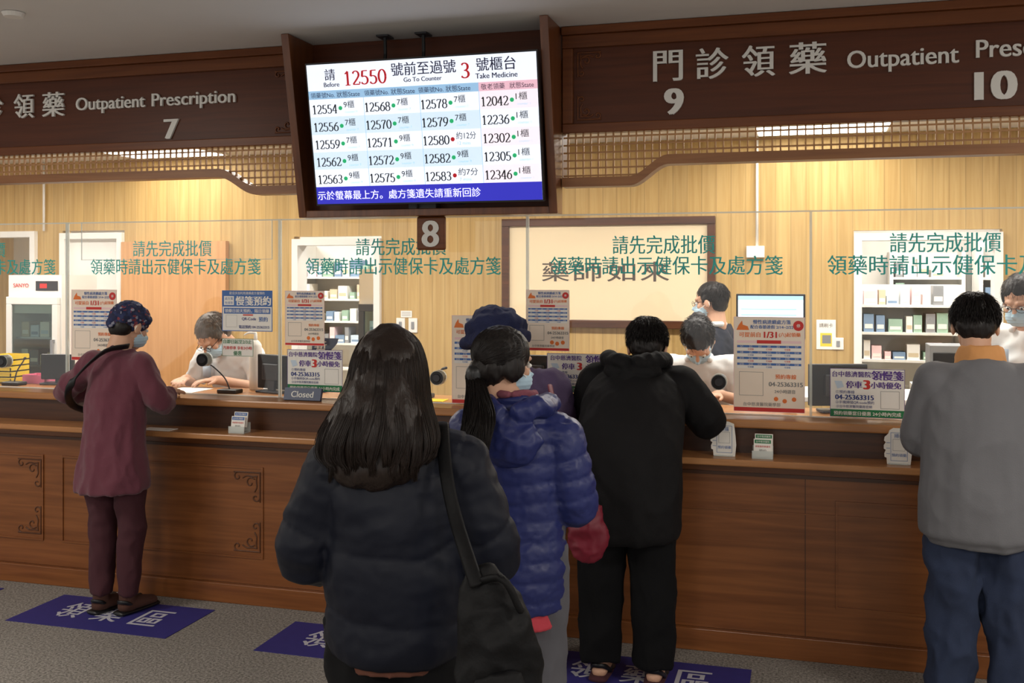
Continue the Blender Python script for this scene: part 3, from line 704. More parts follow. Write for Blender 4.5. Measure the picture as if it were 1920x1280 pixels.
e=empty('wall_note',(-1.55,2.49,1.38),'small white label note above the switches','note'); mb=MB(); P=wallpanel(-1.60,-1.51,1.43,1.38,2.495); P.slab(mb,.002,'paper')
for k in range(3): P.rect(mb,.1,.2+k*.25,.9,.27+k*.25,'pgrey')
obj_from(mb,'sheet',e)
e=empty('wall_notice',(1.48,2.49,1.2),'white notice with yellow card picture on wood wall','notice'); mb=MB(); P=wallpanel(1.42,1.545,1.40,1.20,2.495); P.slab(mb,.002,'paper'); P.rect(mb,.2,.45,.8,.9,'pyellow'); P.rect(mb,.3,.52,.75,.8,'pgrey',.001); P.text(mb,'請刷卡',.15,.08,.85,.3,'ink'); obj_from(mb,'sheet',e)
NB=[0]
BL={'paper':('white','plblue'),'plblue':('pale blue','bx_blue'),'grey':('grey','paper'),'white':('white','bx_tan'),'bx_tan':('tan','paper'),'ppink':('pale pink','paper'),'bx_blue':('dull blue','paper'),'bx_green':('pale green','paper')}
def medbox(x,w,y,d,z,h,c,grp):
    NB[0]+=1
    if NB[0]>170: return
    m=MB().box(x,x+w,y,y+d,z+.0005,z+h,c); P=wallpanel(x,x+w,z+h,z,y-.0006); P.rect(m,.1,.55,.9,.8,BL[c][1],.0003)
    obj_from(m,'medicine_box',label=BL[c][0]+' cardboard medicine box standing on a shelf',category='box',group=grp)
def fridge(x0,x1,y0,y1,h,lab,two=False):
    e=empty('medicine_refrigerator',((x0+x1)/2,(y0+y1)/2,0),lab,'refrigerator')
    mb=MB().box(x0,x1,y0+.04,y1,0,.5,'white').box(x0,x0+.05,y0+.04,y1,.5,h-.3,'white').box(x1-.05,x1,y0+.04,y1,.5,h-.3,'white').box(x0,x1,y1-.03,y1,.5,h-.3,'white').box(x0,x1,y0+.04,y1,h-.3,h,'white')
    obj_from(mb,'cabinet_body',e)
    n=2 if two else 1; wd=(x1-x0)/n
    for k in range(n):
        a=x0+k*wd+.01;b=x0+(k+1)*wd-.01; fm='darkgrey' if two else 'white'; T_=h-(.30 if two else .17)
        m=MB().box(a,b,y0,y0+.035,.5,.56,fm).box(a,b,y0,y0+.035,T_-.06,T_,fm).box(a,a+.05,y0,y0+.035,.56,T_-.06,fm).box(b-.05,b,y0,y0+.035,.56,T_-.06,fm)
        d=obj_from(m,'door',e,bevel=.004); obj_from(MB().box(a+.05,b-.05,y0+.012,y0+.018,.56,T_-.06,'glass'),'glass_pane',d)
        obj_from(MB().box(b-.04,b-.02,y0-.03,y0-.015,.9,1.2,'grey').box(b-.04,b-.02,y0-.02,y0,.9,.92,'grey').box(b-.04,b-.02,y0-.02,y0,1.18,1.2,'grey'),'handle',d)
    for z in (.75,.98,1.2): obj_from(MB().box(x0+.052,x1-.052,y0+.06,y1-.03,z,z+.012,'chrome'),'shelf',e)
    random.seed(3)
    for z in (.992,1.212):
        x=x0+.07
        while x<x1-.16:
            w=random.uniform(.05,.09); hh=random.uniform(.08,.16); medbox(x,w,y0+.1,.15,z,min(hh,h-.36-z-.01),random.choice(['paper','plblue','paper','bx_tan','grey']),'boxes in the refrigerator'); x+=w+.015
    return e
e=fridge(-4.70,-4.20,1.9,2.35,1.70,'white upright medicine refrigerator with glass door')
P=wallpanel(-4.69,-4.21,1.69,1.54,1.937)
mb=MB(); P.rect(mb,.52,.25,.95,.75,'darkgrey'); P.rect(mb,.60,.38,.74,.62,'pred',.001); obj_from(mb,'control_panel',e)
mb=MB(); P.text(mb,'SANYO',.08,.35,.38,.6,'pred',.001,.02); obj_from(mb,'lettering',e)
fridge(-2.33,-1.72,3.3,3.8,1.75,'two-door glass medicine refrigerator in the storeroom',True)
def shelfunit(x0,x1,y0,y1,h,lab,seed):
    e=empty('storage_shelf',((x0+x1)/2,(y0+y1)/2,0),lab,'shelf'); random.seed(seed)
    m=MB().box(x0,x0+.03,y0,y1,0,h,'white').box(x1-.03,x1,y0,y1,0,h,'white').box(x0,x1,y1-.02,y1,0,h,'white')
    zs=[.1,.45,.75,1.0,1.22,1.44,1.66]; zs=[z for z in zs if z<h-.1]
    for z in zs: m.box(x0+.03,x1-.03,y0,y1-.02,z,z+.02,'white')
    obj_from(m,'shelf_frame',e)
    for z in zs[3:]:
        x=x0+.05
        while x<x1-.16:
            w=random.uniform(.04,.11); hh=random.uniform(.06,.17); medbox(x,w,y0+.02,.18,z+.02,hh,random.choice(['paper','white','plblue','grey','white','bx_tan','ppink','bx_blue','bx_green']),'boxes on storeroom shelves'); x+=w+random.uniform(.005,.03)
shelfunit(1.75,2.55,4.0,4.4,1.62,'white storeroom shelf packed with medicine boxes',1)
shelfunit(2.7,3.6,4.3,4.7,2.0,'tall white storeroom shelf with medicine boxes',2)
shelfunit(2.05,2.66,4.75,5.05,1.9,'white storeroom shelf with boxes along wall',4)
shelfunit(-3.6,-2.6,4.6,5.0,2.0,'white storeroom shelf of medicine boxes',5)
e=empty('work_bench',(2.5,3.3,0),'white work bench in storeroom with machine','bench')
obj_from(MB().box(2.1,3.2,3.0,3.5,.85,.9,'white').box(2.12,3.18,3.02,3.48,0,.85,'white'),'bench_body',e)
obj_from(MB().box(2.2,2.45,3.1,3.4,.9,1.2,'grey').box(2.22,2.43,3.09,3.1,1.0,1.15,'black'),'machine',e,bevel=.01)
# ------------------------------------------------------------ floor mats
for a,y0,y1 in ((-3.74,-.57,-.15),(-2.44,-.57,-.15),(-1.055,-.59,-.19),(.22,-.60,-.20)):
    b=a+.91
    e=empty('floor_decal',((a+b)/2,(y0+y1)/2,0),'dark blue floor decal with white characters','floor sign','floor decals')
    obj_from(MB().box(a,b,y0,y1,.0005,.003,'mat'),'decal_sheet',e)
    P=Panel((a,y1,.0035),(b-a,0,0),(0,y0-y1,0),(0,0,1)); mb=MB()
    for k,ch in enumerate('領藥區'): P.text(mb,ch,.17+k*.25,.22,.33+k*.25,.72,'mat_letter',.0005,.02,keep=False)
    obj_from(mb,'lettering',e)
# ------------------------------------------------------------ people
def mkskel(H=1.6,**o):
    s=H/1.6
    d=dict(hipL=(-.085*s,0,.82*s),hipR=(.085*s,0,.82*s),kneeL=(-.09*s,.02,.45*s),kneeR=(.09*s,.02,.45*s),ankL=(-.09*s,0,.08),ankR=(.09*s,0,.08),
      pel=(0,0,.88*s),mid=(0,.01,1.05*s),chest=(0,0,1.2*s),neck=(0,0,1.33*s),head=(0,.02,1.48*s),shL=(-.165*s,0,1.28*s),shR=(.165*s,0,1.28*s),
      elL=(-.22*s,0,1.02*s),elR=(.22*s,0,1.02*s),wrL=(-.15*s,.2,1.0*s),wrR=(.15*s,.2,1.0*s),hdL=(.3,1,0),hdR=(-.3,1,0),toe=(0,1),hs=1.0)
    d.update(o); return d
def hand(w,d,side,curl=.5,down=Vector((0,0,-1))):
    w=Vector(w); d=Vector(d).normalized(); lat=d.cross(down).normalized()*side
    nrm=down-(down.dot(d))*d; nrm.normalize(); pr=[]
    R=Matrix((lat,d,-nrm)).transposed().to_4x4()
    pr.append(ell(w+d*.045,(.038,.05,.015),R)); pr.append(tube([w-d*.03,w+d*.02],[.026,.026],10,2))
    for k,(o,L) in enumerate(((.031,.072),(.0105,.08),(-.0105,.075),(-.031,.058))):
        p=w+d*.08+lat*o; pts=[p-d*.02,p]; ang=0
        for sgm,fr in enumerate((.45,.3,.25)):
            ang+=curl*(.35+.25*sgm); dv=(d*math.cos(ang)+nrm*math.sin(ang)); p=p+dv*L*fr; pts.append(p)
        pr.append(tube(pts,[.0085,.0085,.008,.0078,.0065],8,2))
    p=w+d*.02+lat*.028; a=(lat*.75+d*.7+nrm*.25).normalized(); b=(lat*.25+d*.95+nrm*.3).normalized()
    pr.append(tube([p,p+a*.035,p+a*.035+b*.03],[.012,.01,.008],8,3))
    return pr
def HM(sk,hy,hp,hr): return Matrix.Translation(sk['head'])@Matrix.Rotation(hy,4,'Z')@Matrix.Rotation(hp,4,'X')@Matrix.Rotation(hr,4,'Y')@Matrix.Scale(sk['hs'],4)
def headprims(Mh):
    p=[ell((0,-.012,.03),(.074,.092,.083)),ell((0,.022,-.04),(.058,.066,.068)),ell((0,.062,-.088),(.027,.022,.02)),tube([(0,.086,.012),(0,.104,-.028)],[.008,.013],8,3),
       tube([(-.038,.074,.026),(0,.084,.024),(.038,.074,.026)],[.01,.011,.01],8,3),ell((0,.083,-.055),(.022,.010,.006)),ell((0,.082,-.066),(.02,.010,.006)),
       ell((.04,.058,-.022),(.02,.018,.02)),ell((-.04,.058,-.022),(.02,.018,.02)),
       ell((.077,-.002,-.008),(.009,.02,.031)),ell((-.077,-.002,-.008),(.009,.02,.031)),
       tube([(0,-.03,-.03),(0,-.03,-.15)],[.05,.052],14,3)]
    return [xf(q,Mh) for q in p]
class Person:
    def __init__(s,loc,yaw,sk,label,head=(0,0,0),skin='skin',curl=.5):
        s.T=Matrix.Translation(loc)@Matrix.Rotation(yaw,4,'Z'); s.sk=sk; s.Mh=HM(sk,*head)
        s.e=empty('person',loc,label,'person')
        g=lambda k:sk[k]; pr=[]
        tx,ty=sk['toe']
        for S in 'LR':
            pr.append(tube([g('hip'+S),g('knee'+S),g('ank'+S)],[.078,.052,.036],14,5))
            a=Vector(g('ank'+S)); pr.append(tube([a+Vector((0,-.02,-.045)),a+Vector((tx*.08,ty*.08,-.045)),a+Vector((tx*.15,ty*.15,-.055))],[(.033,.03),(.04,.028),(.035,.02)],10,3))
            pr.append(tube([a,a+Vector((0,0,-.045))],[.036,.033],10,2))
            shi=tuple(np.array(g('sh'+S))*.93+np.array(g('chest'))*.07)
            pr.append(tube([shi,g('el'+S),g('wr'+S)],[.042,.036,.027],12,5))
            pr.append(tube([g('chest'),shi],[.06,.042],10,2))
            pr+=hand(g('wr'+S),g('hd'+S),-1 if S=='R' else 1,curl)
        pr.append(tube([g('pel'),g('mid'),g('chest'),tuple(np.array(g('neck'))*.8+np.array(g('chest'))*.2)],[(.135,.1),(.115,.085),(.125,.085),(.055,.05)],18,5))
        pr.append(tube([g('neck'),tuple(s.Mh@Vector((0,-.02,-.05)))],[.050,.05],14,3))
        pr+=headprims(s.Mh)
        s.part('body',pr,skin,.0055,2)
        for x in (-.03,.03):
            m=MB(); V,f=xf(ell((x,.081,.002),(.013,.009,.008)),s.T@s.Mh); m.add(V,f,'eye'); V,f=xf(ell((x,.087,.001),(.006,.005,.006)),s.T@s.Mh); m.add(V,f,'lens')
            obj_from(m,'eye',s.e,smooth=True)
    def part(s,name,prims,mat,voxel=.01,smooth=4,disp=None,label=None,headspace=False,post=None):
        if headspace: prims=[xf(q,s.Mh) for q in prims]
        me=remesh(prims,voxel,smooth,name)
        if disp: displace(me,disp)
        me.materials.clear(); me.materials.append(M[mat] if isinstance(mat,str) else mat)
        me.transform(s.T); o=obj_from(me,name,s.e,smooth=True,label=label); return o
    def raw(s,name,mb,label=None,head=False):
        A=s.T@s.Mh if head else s.T
        V=np.array(mb.v); V,_=xf((V,[]),A); mb.v=[tuple(p) for p in V]; return obj_from(mb,name,s.e,smooth=True,label=label)
    def mask(s,mat='mask'):
        s.part('face_mask',[ell((0,.045,-.052),(.064,.066,.05)),tube([(0,.08,-.02),(0,.113,-.03)],[.02,.012],8,2)],mat,.005,3,lambda co:.0012*np.sin(co[:,2]*420),'pale blue surgical mask',True)
        m=MB()
        for x in (-1,1): m.tube([(x*.055,.06,-.04),(x*.074,.02,-.02),(x*.082,-.012,.0),(x*.08,-.018,-.02)],[.0022]*4,'paper',6,True,3)
        s.raw('ear_loops',m,'white mask ear loops',True)
    def shorthair(s,mat='hair',vol=1.0,seed=1,strands=1500):
        p=[ell((0,-.02,.045),(.081*vol,.094*vol,.080*vol)),ell((0,-.055,-.01),(.071,.054,.068)),ell((.072,.0,.02),(.012,.032,.03)),ell((-.072,.0,.02),(.012,.032,.03))]
        h=s.part('hair',p,mat,.006,4,folds(.002,(40,40,14),seed,.002,60),None,True)
        m=MB(); rnd=random.Random(seed)
        for k in range(strands):
            a=rnd.uniform(0,2*math.pi); el=rnd.uniform(-.6,1.45)
            x=math.cos(el)*math.cos(a);y=math.cos(el)*math.sin(a);z=math.sin(el)
            if y>.55 and z<.35: continue
            c=Vector((0,-.025,.035)); r=Vector((.083*vol,.097*vol,.084*vol)); p0=Vector((x*r.x,y*r.y,z*r.z))+c
            cr=Vector((0,-.06,.12)); dv=(p0-cr); n=Vector((x,y,z)); dv=(dv-n*dv.dot(n)); 
            if dv.length<1e-3: continue
            dv.normalize(); dv=(dv+Vector((rnd.uniform(-.22,.22),rnd.uniform(-.22,.22),rnd.uniform(-.15,.15)))).normalized()
            p1=p0+dv*.018+n*.002; p2=p1+dv*.018-n*.003
            m.tube([p0-n*.003,p1,p2],[.0013,.0011,.0003],mat,3,False,1,ref=tuple(n))
        s.raw('hair_strands',m,head=True)
    def glasses(s):
        m=MB()
        for x in (-.032,.032):
            pts=[(x+.022*math.cos(t),.1,.002+.016*math.sin(t)) for t in np.linspace(0,2*math.pi,13)]
            m.tube(pts,[.0013]*13,'black',6,False,1,ref=(0,1,0))
            m.tube([(x*1.7,.098,.006),(x*2.45,.0,.006)],[.0015]*2,'black',6,False,1)
        m.tube([(-.01,.1,.006),(.01,.1,.006)],[.0015]*2,'black',6,False,1,ref=(0,1,0)); s.raw('eyeglasses',m,'thin dark eyeglasses',True)
    def pants(s,mat,rh=.1,rk=.075,ra=.06,top=.12,hem=.06,seed=0,amp=.008,label=None):
        k=s.sk; pr=[]
        for S in 'LR':
            h=Vector(k['hip'+S]);kn=Vector(k['knee'+S]);a=Vector(k['ank'+S])
            pr.append(tube([h+Vector((0,0,.02)),(h+kn)/2,kn,(kn+a)/2,a+Vector((0,0,hem-.05))],[rh,(rh+rk)/2*1.02,rk,(rk+ra)/2,ra],18,5,False))
        p=Vector(k['pel']); pr.append(tube([p+Vector((0,0,top)),p,p-Vector((0,0,.1))],[(.15,.11),(rh*1.75,rh*1.2),(rh*1.5,rh)],20,4))
        s.part('trousers',pr,mat,.011,3,folds(amp,(9,9,5),seed,.002,25),label)
    def sandals(s,mat,strap,label=None,h=.022):
        for S in 'LR':
            a=Vector(s.sk['ank'+S]); tx,ty=s.sk['toe']; m=MB()
            m.tube([a+Vector((-tx*.05,-ty*.055,-.070)),a+Vector((tx*.05,ty*.05,-.070)),a+Vector((tx*.17,ty*.17,-.068))],[(.040,.013),(.046,.013),(.042,.013)],mat,14,True,4)
            m.tube([a+Vector((-.045,.07,-.06)),a+Vector((0,.08,-.012)),a+Vector((.045,.07,-.06))],[(.03,.005)]*3,strap,10,True,4,ref=(0,1,0))
            m.tube([a+Vector((-.042,.03,-.06)),a+Vector((-.03,-.035,-.02)),a+Vector((0,-.055,-.012)),a+Vector((.03,-.035,-.02)),a+Vector((.042,.03,-.06))],[(.010,.004)]*5,strap,8,True,4,ref=(0,0,1))
            s.raw('sandal',m,label)
    def socks(s,mat):
        for S in 'LR':
            a=Vector(s.sk['ank'+S]); tx,ty=s.sk['toe']
            s.part('sock',[tube([a+Vector((0,-.02,-.04)),a+Vector((tx*.08,ty*.08,-.042)),a+Vector((tx*.15,ty*.15,-.05))],[(.039,.034),(.045,.032),(.04,.025)],12,3),tube([a+Vector((0,0,.10)),a+Vector((0,0,-.045))],[.043,.041],12,2)],mat,.008,1)
    def shoes(s,mat,label=None):
        for S in 'LR':
            a=Vector(s.sk['ank'+S]); tx,ty=s.sk['toe']
            s.part('shoe',[tube([a+Vector((-tx*.04,-ty*.04,-.04)),a+Vector((tx*.08,ty*.08,-.042)),a+Vector((tx*.18,ty*.18,-.052))],[(.042,.036),(.048,.036),(.04,.026)],14,4),tube([a+Vector((0,0,.01)),a+Vector((0,0,-.04))],[.045,.045],14,2)],mat,.008,2,None,label)
mm=lambda n,c,**k: (M.__setitem__(n,plain(n,c,**k)) or n)
mm('maroon',(98,46,60),rough=.9,bump=.5,bscale=350,sheen=.2); mm('maroon_dark',(66,29,37),rough=.9,bump=.3,bscale=300); mm('sock_brown',(74,44,34),rough=.9)
mm('navy_puff',(12,16,29),rough=.55,vary=.1,bump=.1,bscale=60,spec=.22); mm('blue_puff',(38,46,100),rough=.42,vary=.12,bump=.2,bscale=70,spec=.35)
mm('black_coat',(15,14,16),rough=.8,bump=.3,bscale=300,spec=.25); mm('black_pants',(13,13,15),rough=.9,spec=.2)
mm('grey_jacket',(106,106,110),rough=.85,bump=.3,bscale=300); mm('tan_collar',(206,146,88),rough=.8); mm('jeans',(34,45,70),rough=.9,vary=.35,scale=10,bump=.4,bscale=400)
mm('brown_shirt',(96,56,42),rough=.9)
mm('purple',(78,62,94),rough=.8,bump=.3,bscale=200); mm('navy_hat',(31,37,72),rough=.95,bump=.6,bscale=250); mm('redbag',(118,24,44),rough=.5,vary=.15)
mm('grey_pants',(88,87,93),rough=.9); mm('hot_pink',(196,64,78),rough=.8); mm('navy_vest',(28,34,50),rough=.9); mm('bag_black',(8,8,10),rough=.6,bump=.3,bscale=90,spec=.2)
mm('scarf_pink',(128,70,84),rough=.9,vary=.5,scale=60)
def bandana():
    m,nt,b=new_mat('bandana_print'); N=nt.nodes;L=nt.links; tc=N.new('ShaderNodeTexCoord'); v=N.new('ShaderNodeTexVoronoi'); v.inputs['Scale'].default_value=75
    L.new(tc.outputs['Object'],v.inputs['Vector']); cr=N.new('ShaderNodeValToRGB'); cr.color_ramp.interpolation='CONSTANT'
    es=cr.color_ramp.elements; es[0].color=rgb(34,38,70); es[1].position=.5; es[1].color=rgb(40,50,88)
    e=es.new(.68); e.color=rgb(120,56,66); e=es.new(.75); e.color=rgb(140,140,156); e=es.new(.80); e.color=rgb(30,34,60)
    L.new(v.outputs['Color'],cr.inputs['Fac']); L.new(cr.outputs[0],b.inputs['Base Color']); b.inputs['Roughness'].default_value=.9; return m
M['bandana']=bandana()
def garment(P,torso,arms,mat,name='jacket',voxel=.011,disp=None,label=None,extra=(),smooth=4):
    pr=[tube([t[:3] for t in torso],[(t[3],t[4]) for t in torso],26,5,False)]
    c=np.array(P.sk['chest'],float); nk=np.array(P.sk['neck'],float); up=c*.25+nk*.75
    for pts,rad in arms:
        pr.append(tube(pts,rad,18,5,False)); s0=np.array(pts[0],float)
        pr.append(ell(s0,(rad[0]*1.0,)*3)); inn=up.copy(); inn[0]=up[0]+(s0[0]-up[0])*.22; inn[2]-=.02
        pr.append(tube([inn,(inn+s0)/2+np.array((0,0,-.006)),s0],[(rad[0]*.85),(rad[0]*.98),rad[0]*1.0],14,4,True,ref=(0,1,0)))
    pr+=list(extra); return P.part(name,pr,mat,voxel,smooth,disp,label)
def strandsmesh(P,mat,paths,name='hair_strands',r=.0016):
    m=MB()
    for pts in paths:
        n=len(pts); rad=[r]*(n-1)+[r*.3]; V,f=tube(pts,rad,3,1,False,ref=(1,.2,0)); m.add(V,f,mat)
    P.raw(name,m)
# --- 1 maroon woman
sk=mkskel(1.55,head=(.0,.12,1.44),neck=(0,.05,1.31),chest=(0,.03,1.17),shL=(-.145,.03,1.25),shR=(.14,.03,1.25),elL=(-.36,.07,1.09),elR=(.215,.07,1.06),wrL=(-.27,.31,1.085),wrR=(.12,.31,1.085),hdL=(.7,.7,0),hdR=(-.5,.8,0),ankL=(-.08,0,.083),ankR=(.06,.02,.083),toe=(.25,.95))
P=Person((-1.99,-.33,0),0,sk,'person in maroon top and patterned headscarf leaning at counter',head=(-.35,-.35,0))
arms=[([sk['shL'],sk['elL'],(-.30,.24,1.085)],[.064,.055,.042]),([sk['shR'],sk['elR'],(.15,.24,1.085)],[.064,.055,.042])]
garment(P,[(0,-.02,.63,.188,.15),(0,-.02,.66,.188,.15),(0,-.01,.76,.178,.145),(0,0,.92,.155,.13),(0,.01,1.08,.155,.12),(0,.03,1.2,.155,.11),(0,.04,1.27,.12,.085),(0,.055,1.33,.06,.06)],arms,'maroon','sweater',disp=folds(.008,(9,9,5),3,.002,30),label='maroon knit top',voxel=.009,smooth=3)
P.pants('maroon_dark',.088,.066,.052,seed=2); P.socks('sock_brown'); P.sandals('black','black','black slippers')
P.part('headscarf',[ell((0,-.012,.042),(.086,.102,.085)),ell((0,-.06,.03),(.07,.06,.06)),tube([(-.07,.04,.045),(0,.085,.06),(.07,.04,.045)],[.02,.02,.02],8,3),ell((0,-.11,-.02),(.025,.02,.03))],'bandana',.007,3,folds(.005,(30,30,20),1),'navy patterned headscarf',True)
P.part('hair',[ell((0,-.05,-.02),(.07,.055,.06))],'hair',.008,2,None,None,True)
P.mask()
m=MB(); m.tube([(.06,.03,1.345),(.0,-.075,1.325),(-.10,-.135,1.22),(-.17,-.13,1.13),(-.25,.0,1.04),(-.22,.13,.98)],[(.02,.006)]*6,'black',8,False,4,ref=(.6,0,.6)); P.raw('bag_strap',m,'black crossbody strap')
# --- 2 black coat person
sk=mkskel(1.62,head=(.03,.36,1.375),neck=(.0,.29,1.28),chest=(0,.2,1.15),mid=(0,.08,1.02),pel=(0,-.02,.88),shL=(-.175,.25,1.225),shR=(.19,.25,1.215),elL=(-.23,.30,1.08),elR=(.315,.28,1.06),wrL=(-.08,.50,1.09),wrR=(.16,.50,1.09),hdL=(.8,.6,0),hdR=(-.8,.6,0),ankL=(-.115,0,.083),ankR=(.115,0,.083),kneeL=(-.11,.0,.46),kneeR=(.11,0,.46),toe=(0,1),hs=1.05)
P=Person((.633,-.46,0),0,sk,'person in black hooded coat and trousers leaning on counter',head=(.1,-.5,0))
aL=[sk['shL'],sk['elL'],(-.13,.44,1.10)]; aR=[sk['shR'],sk['elR'],(.22,.44,1.10)]
f2=folds(.006,(7,7,4),5,.0015,25)
garment(P,[(0,-.03,.61,.205,.16),(0,-.03,.65,.228,.178),(0,-.03,.78,.232,.18),(0,.0,.95,.225,.17),(0,.1,1.1,.225,.16),(0,.2,1.19,.205,.14),(0,.27,1.27,.13,.09),(0,.3,1.31,.075,.07)],[(aL,[.088,.075,.055]),(aR,[.09,.078,.055])],'black_coat','coat',voxel=.009,smooth=3,disp=f2,label='black coat')
P.part('hood',[ell((0,.13,1.285),(.125,.08,.045)),ell((0,.085,1.22),(.095,.05,.075)),tube([(-.12,.30,1.32),(-.115,.19,1.335),(-.06,.11,1.33),(0,.085,1.325),(.06,.11,1.33),(.115,.19,1.335),(.12,.30,1.32)],[.032,.036,.036,.034,.036,.036,.032],12,4)],'black_coat',.008,2,folds(.006,(11,11,11),9,.002,30),'folded down black hood')
P.pants('black_pants',.105,.095,.085,seed=4,hem=.045); P.sandals('maroon_dark','black','dark sandals')
P.shorthair('hair',1.05,2,2600)
# --- 5 hat woman
sk=mkskel(1.58,head=(-.185,.32,1.385),neck=(-.08,.25,1.25),chest=(-.02,.16,1.13),mid=(0,.06,1.0),pel=(0,-.02,.86),shL=(-.15,.2,1.17),shR=(.13,.16,1.2),elL=(-.17,.22,1.02),elR=(.165,.18,1.03),wrL=(-.1,.43,1.09),wrR=(.06,.43,1.09),hdL=(.5,.8,0),hdR=(-.5,.8,0),ankL=(-.09,0,.08),ankR=(.09,0,.08))
P=Person((.13,-.42,0),0,sk,'person in dark blue hat and purple jacket leaning at counter',head=(0,-.3,-.15))
garment(P,[(0,-.02,.66,.18,.15),(0,-.01,.85,.17,.14),(0,.05,1.0,.16,.135),(-.01,.15,1.12,.155,.12),(-.05,.22,1.20,.11,.09),(-.08,.25,1.26,.07,.065)],[([sk['shL'],sk['elL'],(-.13,.38,1.1)],[.065,.06,.05]),([sk['shR'],sk['elR'],(.10,.38,1.1)],[.08,.068,.05])],'purple','jacket',disp=folds(.009,8,8,.002,30),label='muted purple jacket')
P.pants('grey_pants',.09,.07,.06,seed=7); P.shoes('black')
P.part('hat',[ell((.01,-.015,.065),(.145,.15,.078)),ell((.01,-.02,.11),(.11,.12,.055)),tube([(-.12,.05,.02),(-.135,-.04,.005),(0,-.15,-.01),(.135,-.04,.005),(.12,.05,.02),(0,.13,.03)],[.026]*6,10,4)],'navy_hat',.008,4,folds(.008,(11,11,11),2),'dark blue soft felt hat',True)
P.part('hair',[ell((0,-.04,-.02),(.076,.065,.08))],'hair',.008,2,None,None,True)
# --- 4 blue puffer woman
sk=mkskel(1.53,head=(-.05,.02,1.405),neck=(-.02,0,1.265),chest=(0,0,1.12),mid=(0,0,1.0),pel=(0,0,.85),shL=(-.165,0,1.18),shR=(.15,0,1.165),elL=(-.205,.02,.95),elR=(.195,.02,.94),wrL=(-.1,.22,.98),wrR=(.1,.24,.96),ankL=(-.08,0,.08),ankR=(.08,0,.08))
P=Person((.425,-1.42,0),.06,sk,'person with ponytail in blue quilted puffer jacket and mask',head=(-.75,-.12,0))
aL=[sk['shL'],sk['elL'],(-.12,.2,.98)]; aR=[sk['shR'],sk['elR'],(.12,.22,.96)]
garment(P,[(0,-.01,.60,.155,.13),(0,-.01,.72,.168,.14),(0,0,.88,.16,.13),(0,0,1.02,.16,.13),(0,0,1.12,.165,.125),(0,0,1.19,.145,.11),(-.01,0,1.26,.09,.09),(-.015,0,1.30,.085,.085)],[(aL,[.078,.074,.052]),(aR,[.078,.074,.052])],'blue_puff','jacket',voxel=.0075,disp=quilt([aL,aR],[(0,0,.6),(0,0,1.22)],.064,.0085,.075,.16,.004,18,3),label='shiny blue quilted puffer jacket',smooth=3)
P.part('hood',[ell((0,-.12,1.17),(.11,.055,.085)),tube([(-.10,.04,1.27),(-.09,-.08,1.275),(0,-.135,1.25),(.09,-.08,1.275),(.10,.04,1.27)],[.036]*5,12,4)],'blue_puff',.007,2,folds(.006,(14,14,14),6,.002,40),'folded blue puffer hood')
P.pants('grey_pants',.09,.075,.06,seed=9); P.shoes('black')
P.part('shirt_hem',[tube([(0,0,.64),(0,0,.545)],[(.155,.13),(.14,.12)],20,3,False)],'hot_pink',.01,2,folds(.005,12,2),'coral red shirt hem')
P.part('scarf',[tube([(-.055,.0,1.305),(-.045,-.05,1.31),(0,-.062,1.315),(.045,-.04,1.31),(.055,.02,1.305),(0,.06,1.30)],[.014]*6,10,4)],'scarf_pink',.007,2,folds(.003,20,2),'pink patterned scarf')
P.part('hair',[ell((0,-.018,.04),(.086,.103,.088)),ell((0,-.06,-.015),(.072,.05,.07)),ell((.07,-.01,-.01),(.018,.045,.05)),ell((-.07,-.01,-.01),(.018,.045,.05)),tube([(0,-.09,-.02),(0,-.115,-.05)],[.04,.03],12,3)],'hair',.006,3,folds(.003,(50,50,10),3),None,True)
P.mask()
Mh=P.Mh; Pb=Mh@Vector((0,-.115,-.05)); rnd=random.Random(5); paths=[]
cen=[Pb,Vector((-.085,-.185,1.26)),Vector((-.09,-.225,1.18)),Vector((-.095,-.22,1.10)),Vector((-.11,-.20,1.01))]; wid=[.022,.045,.052,.036,.010]
for k in range(1500):
    a=rnd.uniform(0,6.28); q=math.sqrt(rnd.random()); n=rnd.uniform(.7,1.0)
    pts=[]
    for i,(c,w) in enumerate(zip(cen,wid)): pts.append(c+Vector((math.cos(a)*w*q+.006*math.sin(a*3+i*2),math.sin(a)*w*q*.6,0))+Vector((rnd.uniform(-.005,.005),0,rnd.uniform(-.01,.01))))
    pts=catm([tuple(p) for p in pts],4); paths.append(pts[:int(len(pts)*n)])
for k in range(1500):
    a=rnd.uniform(0,6.28); el=rnd.uniform(-.5,1.5); d=Vector((math.cos(el)*math.cos(a),math.cos(el)*math.sin(a),math.sin(el)))
    if d.y>.5 and d.z<.4: continue
    pts=[]
    for t in np.linspace(0,1,7):
        dd=(d*(1-t)+Vector((0,-1,-.45))*t).normalized(); pts.append(tuple(Mh@(Vector((0,-.02,.035))+Vector((dd.x*.088,dd.y*.106,dd.z*.09)))))
    paths.append(np.array(pts))
strandsmesh(P,'hair',paths,r=.0011)
P.raw('hair_tie',MB().tube([Pb+Vector((0,0,.012)),Pb-Vector((0,0,.012))],[.03,.03],'black',12,True,2))
# --- red bag
e=empty('shoulder_bag',(.53,-.78,.60),'crimson shoulder bag hanging beside the queue','bag')
me=remesh([tube([(.535,-.80,.62),(.535,-.80,.69),(.53,-.80,.77),(.525,-.80,.82)],[(.06,.035),(.082,.05),(.072,.045),(.04,.025)],18,4)],.008,3); displace(me,folds(.007,14,3)); me.materials.append(M['redbag']); obj_from(me,'bag_body',e,smooth=True)
obj_from(MB().tube([(.48,-.80,.80),(.40,-.68,1.0),(.32,-.50,1.17),(.28,-.38,1.22),(.36,-.52,1.07),(.56,-.79,.81)],[(.010,.004)]*6,'redbag',8,True,5),'strap',e,smooth=True)
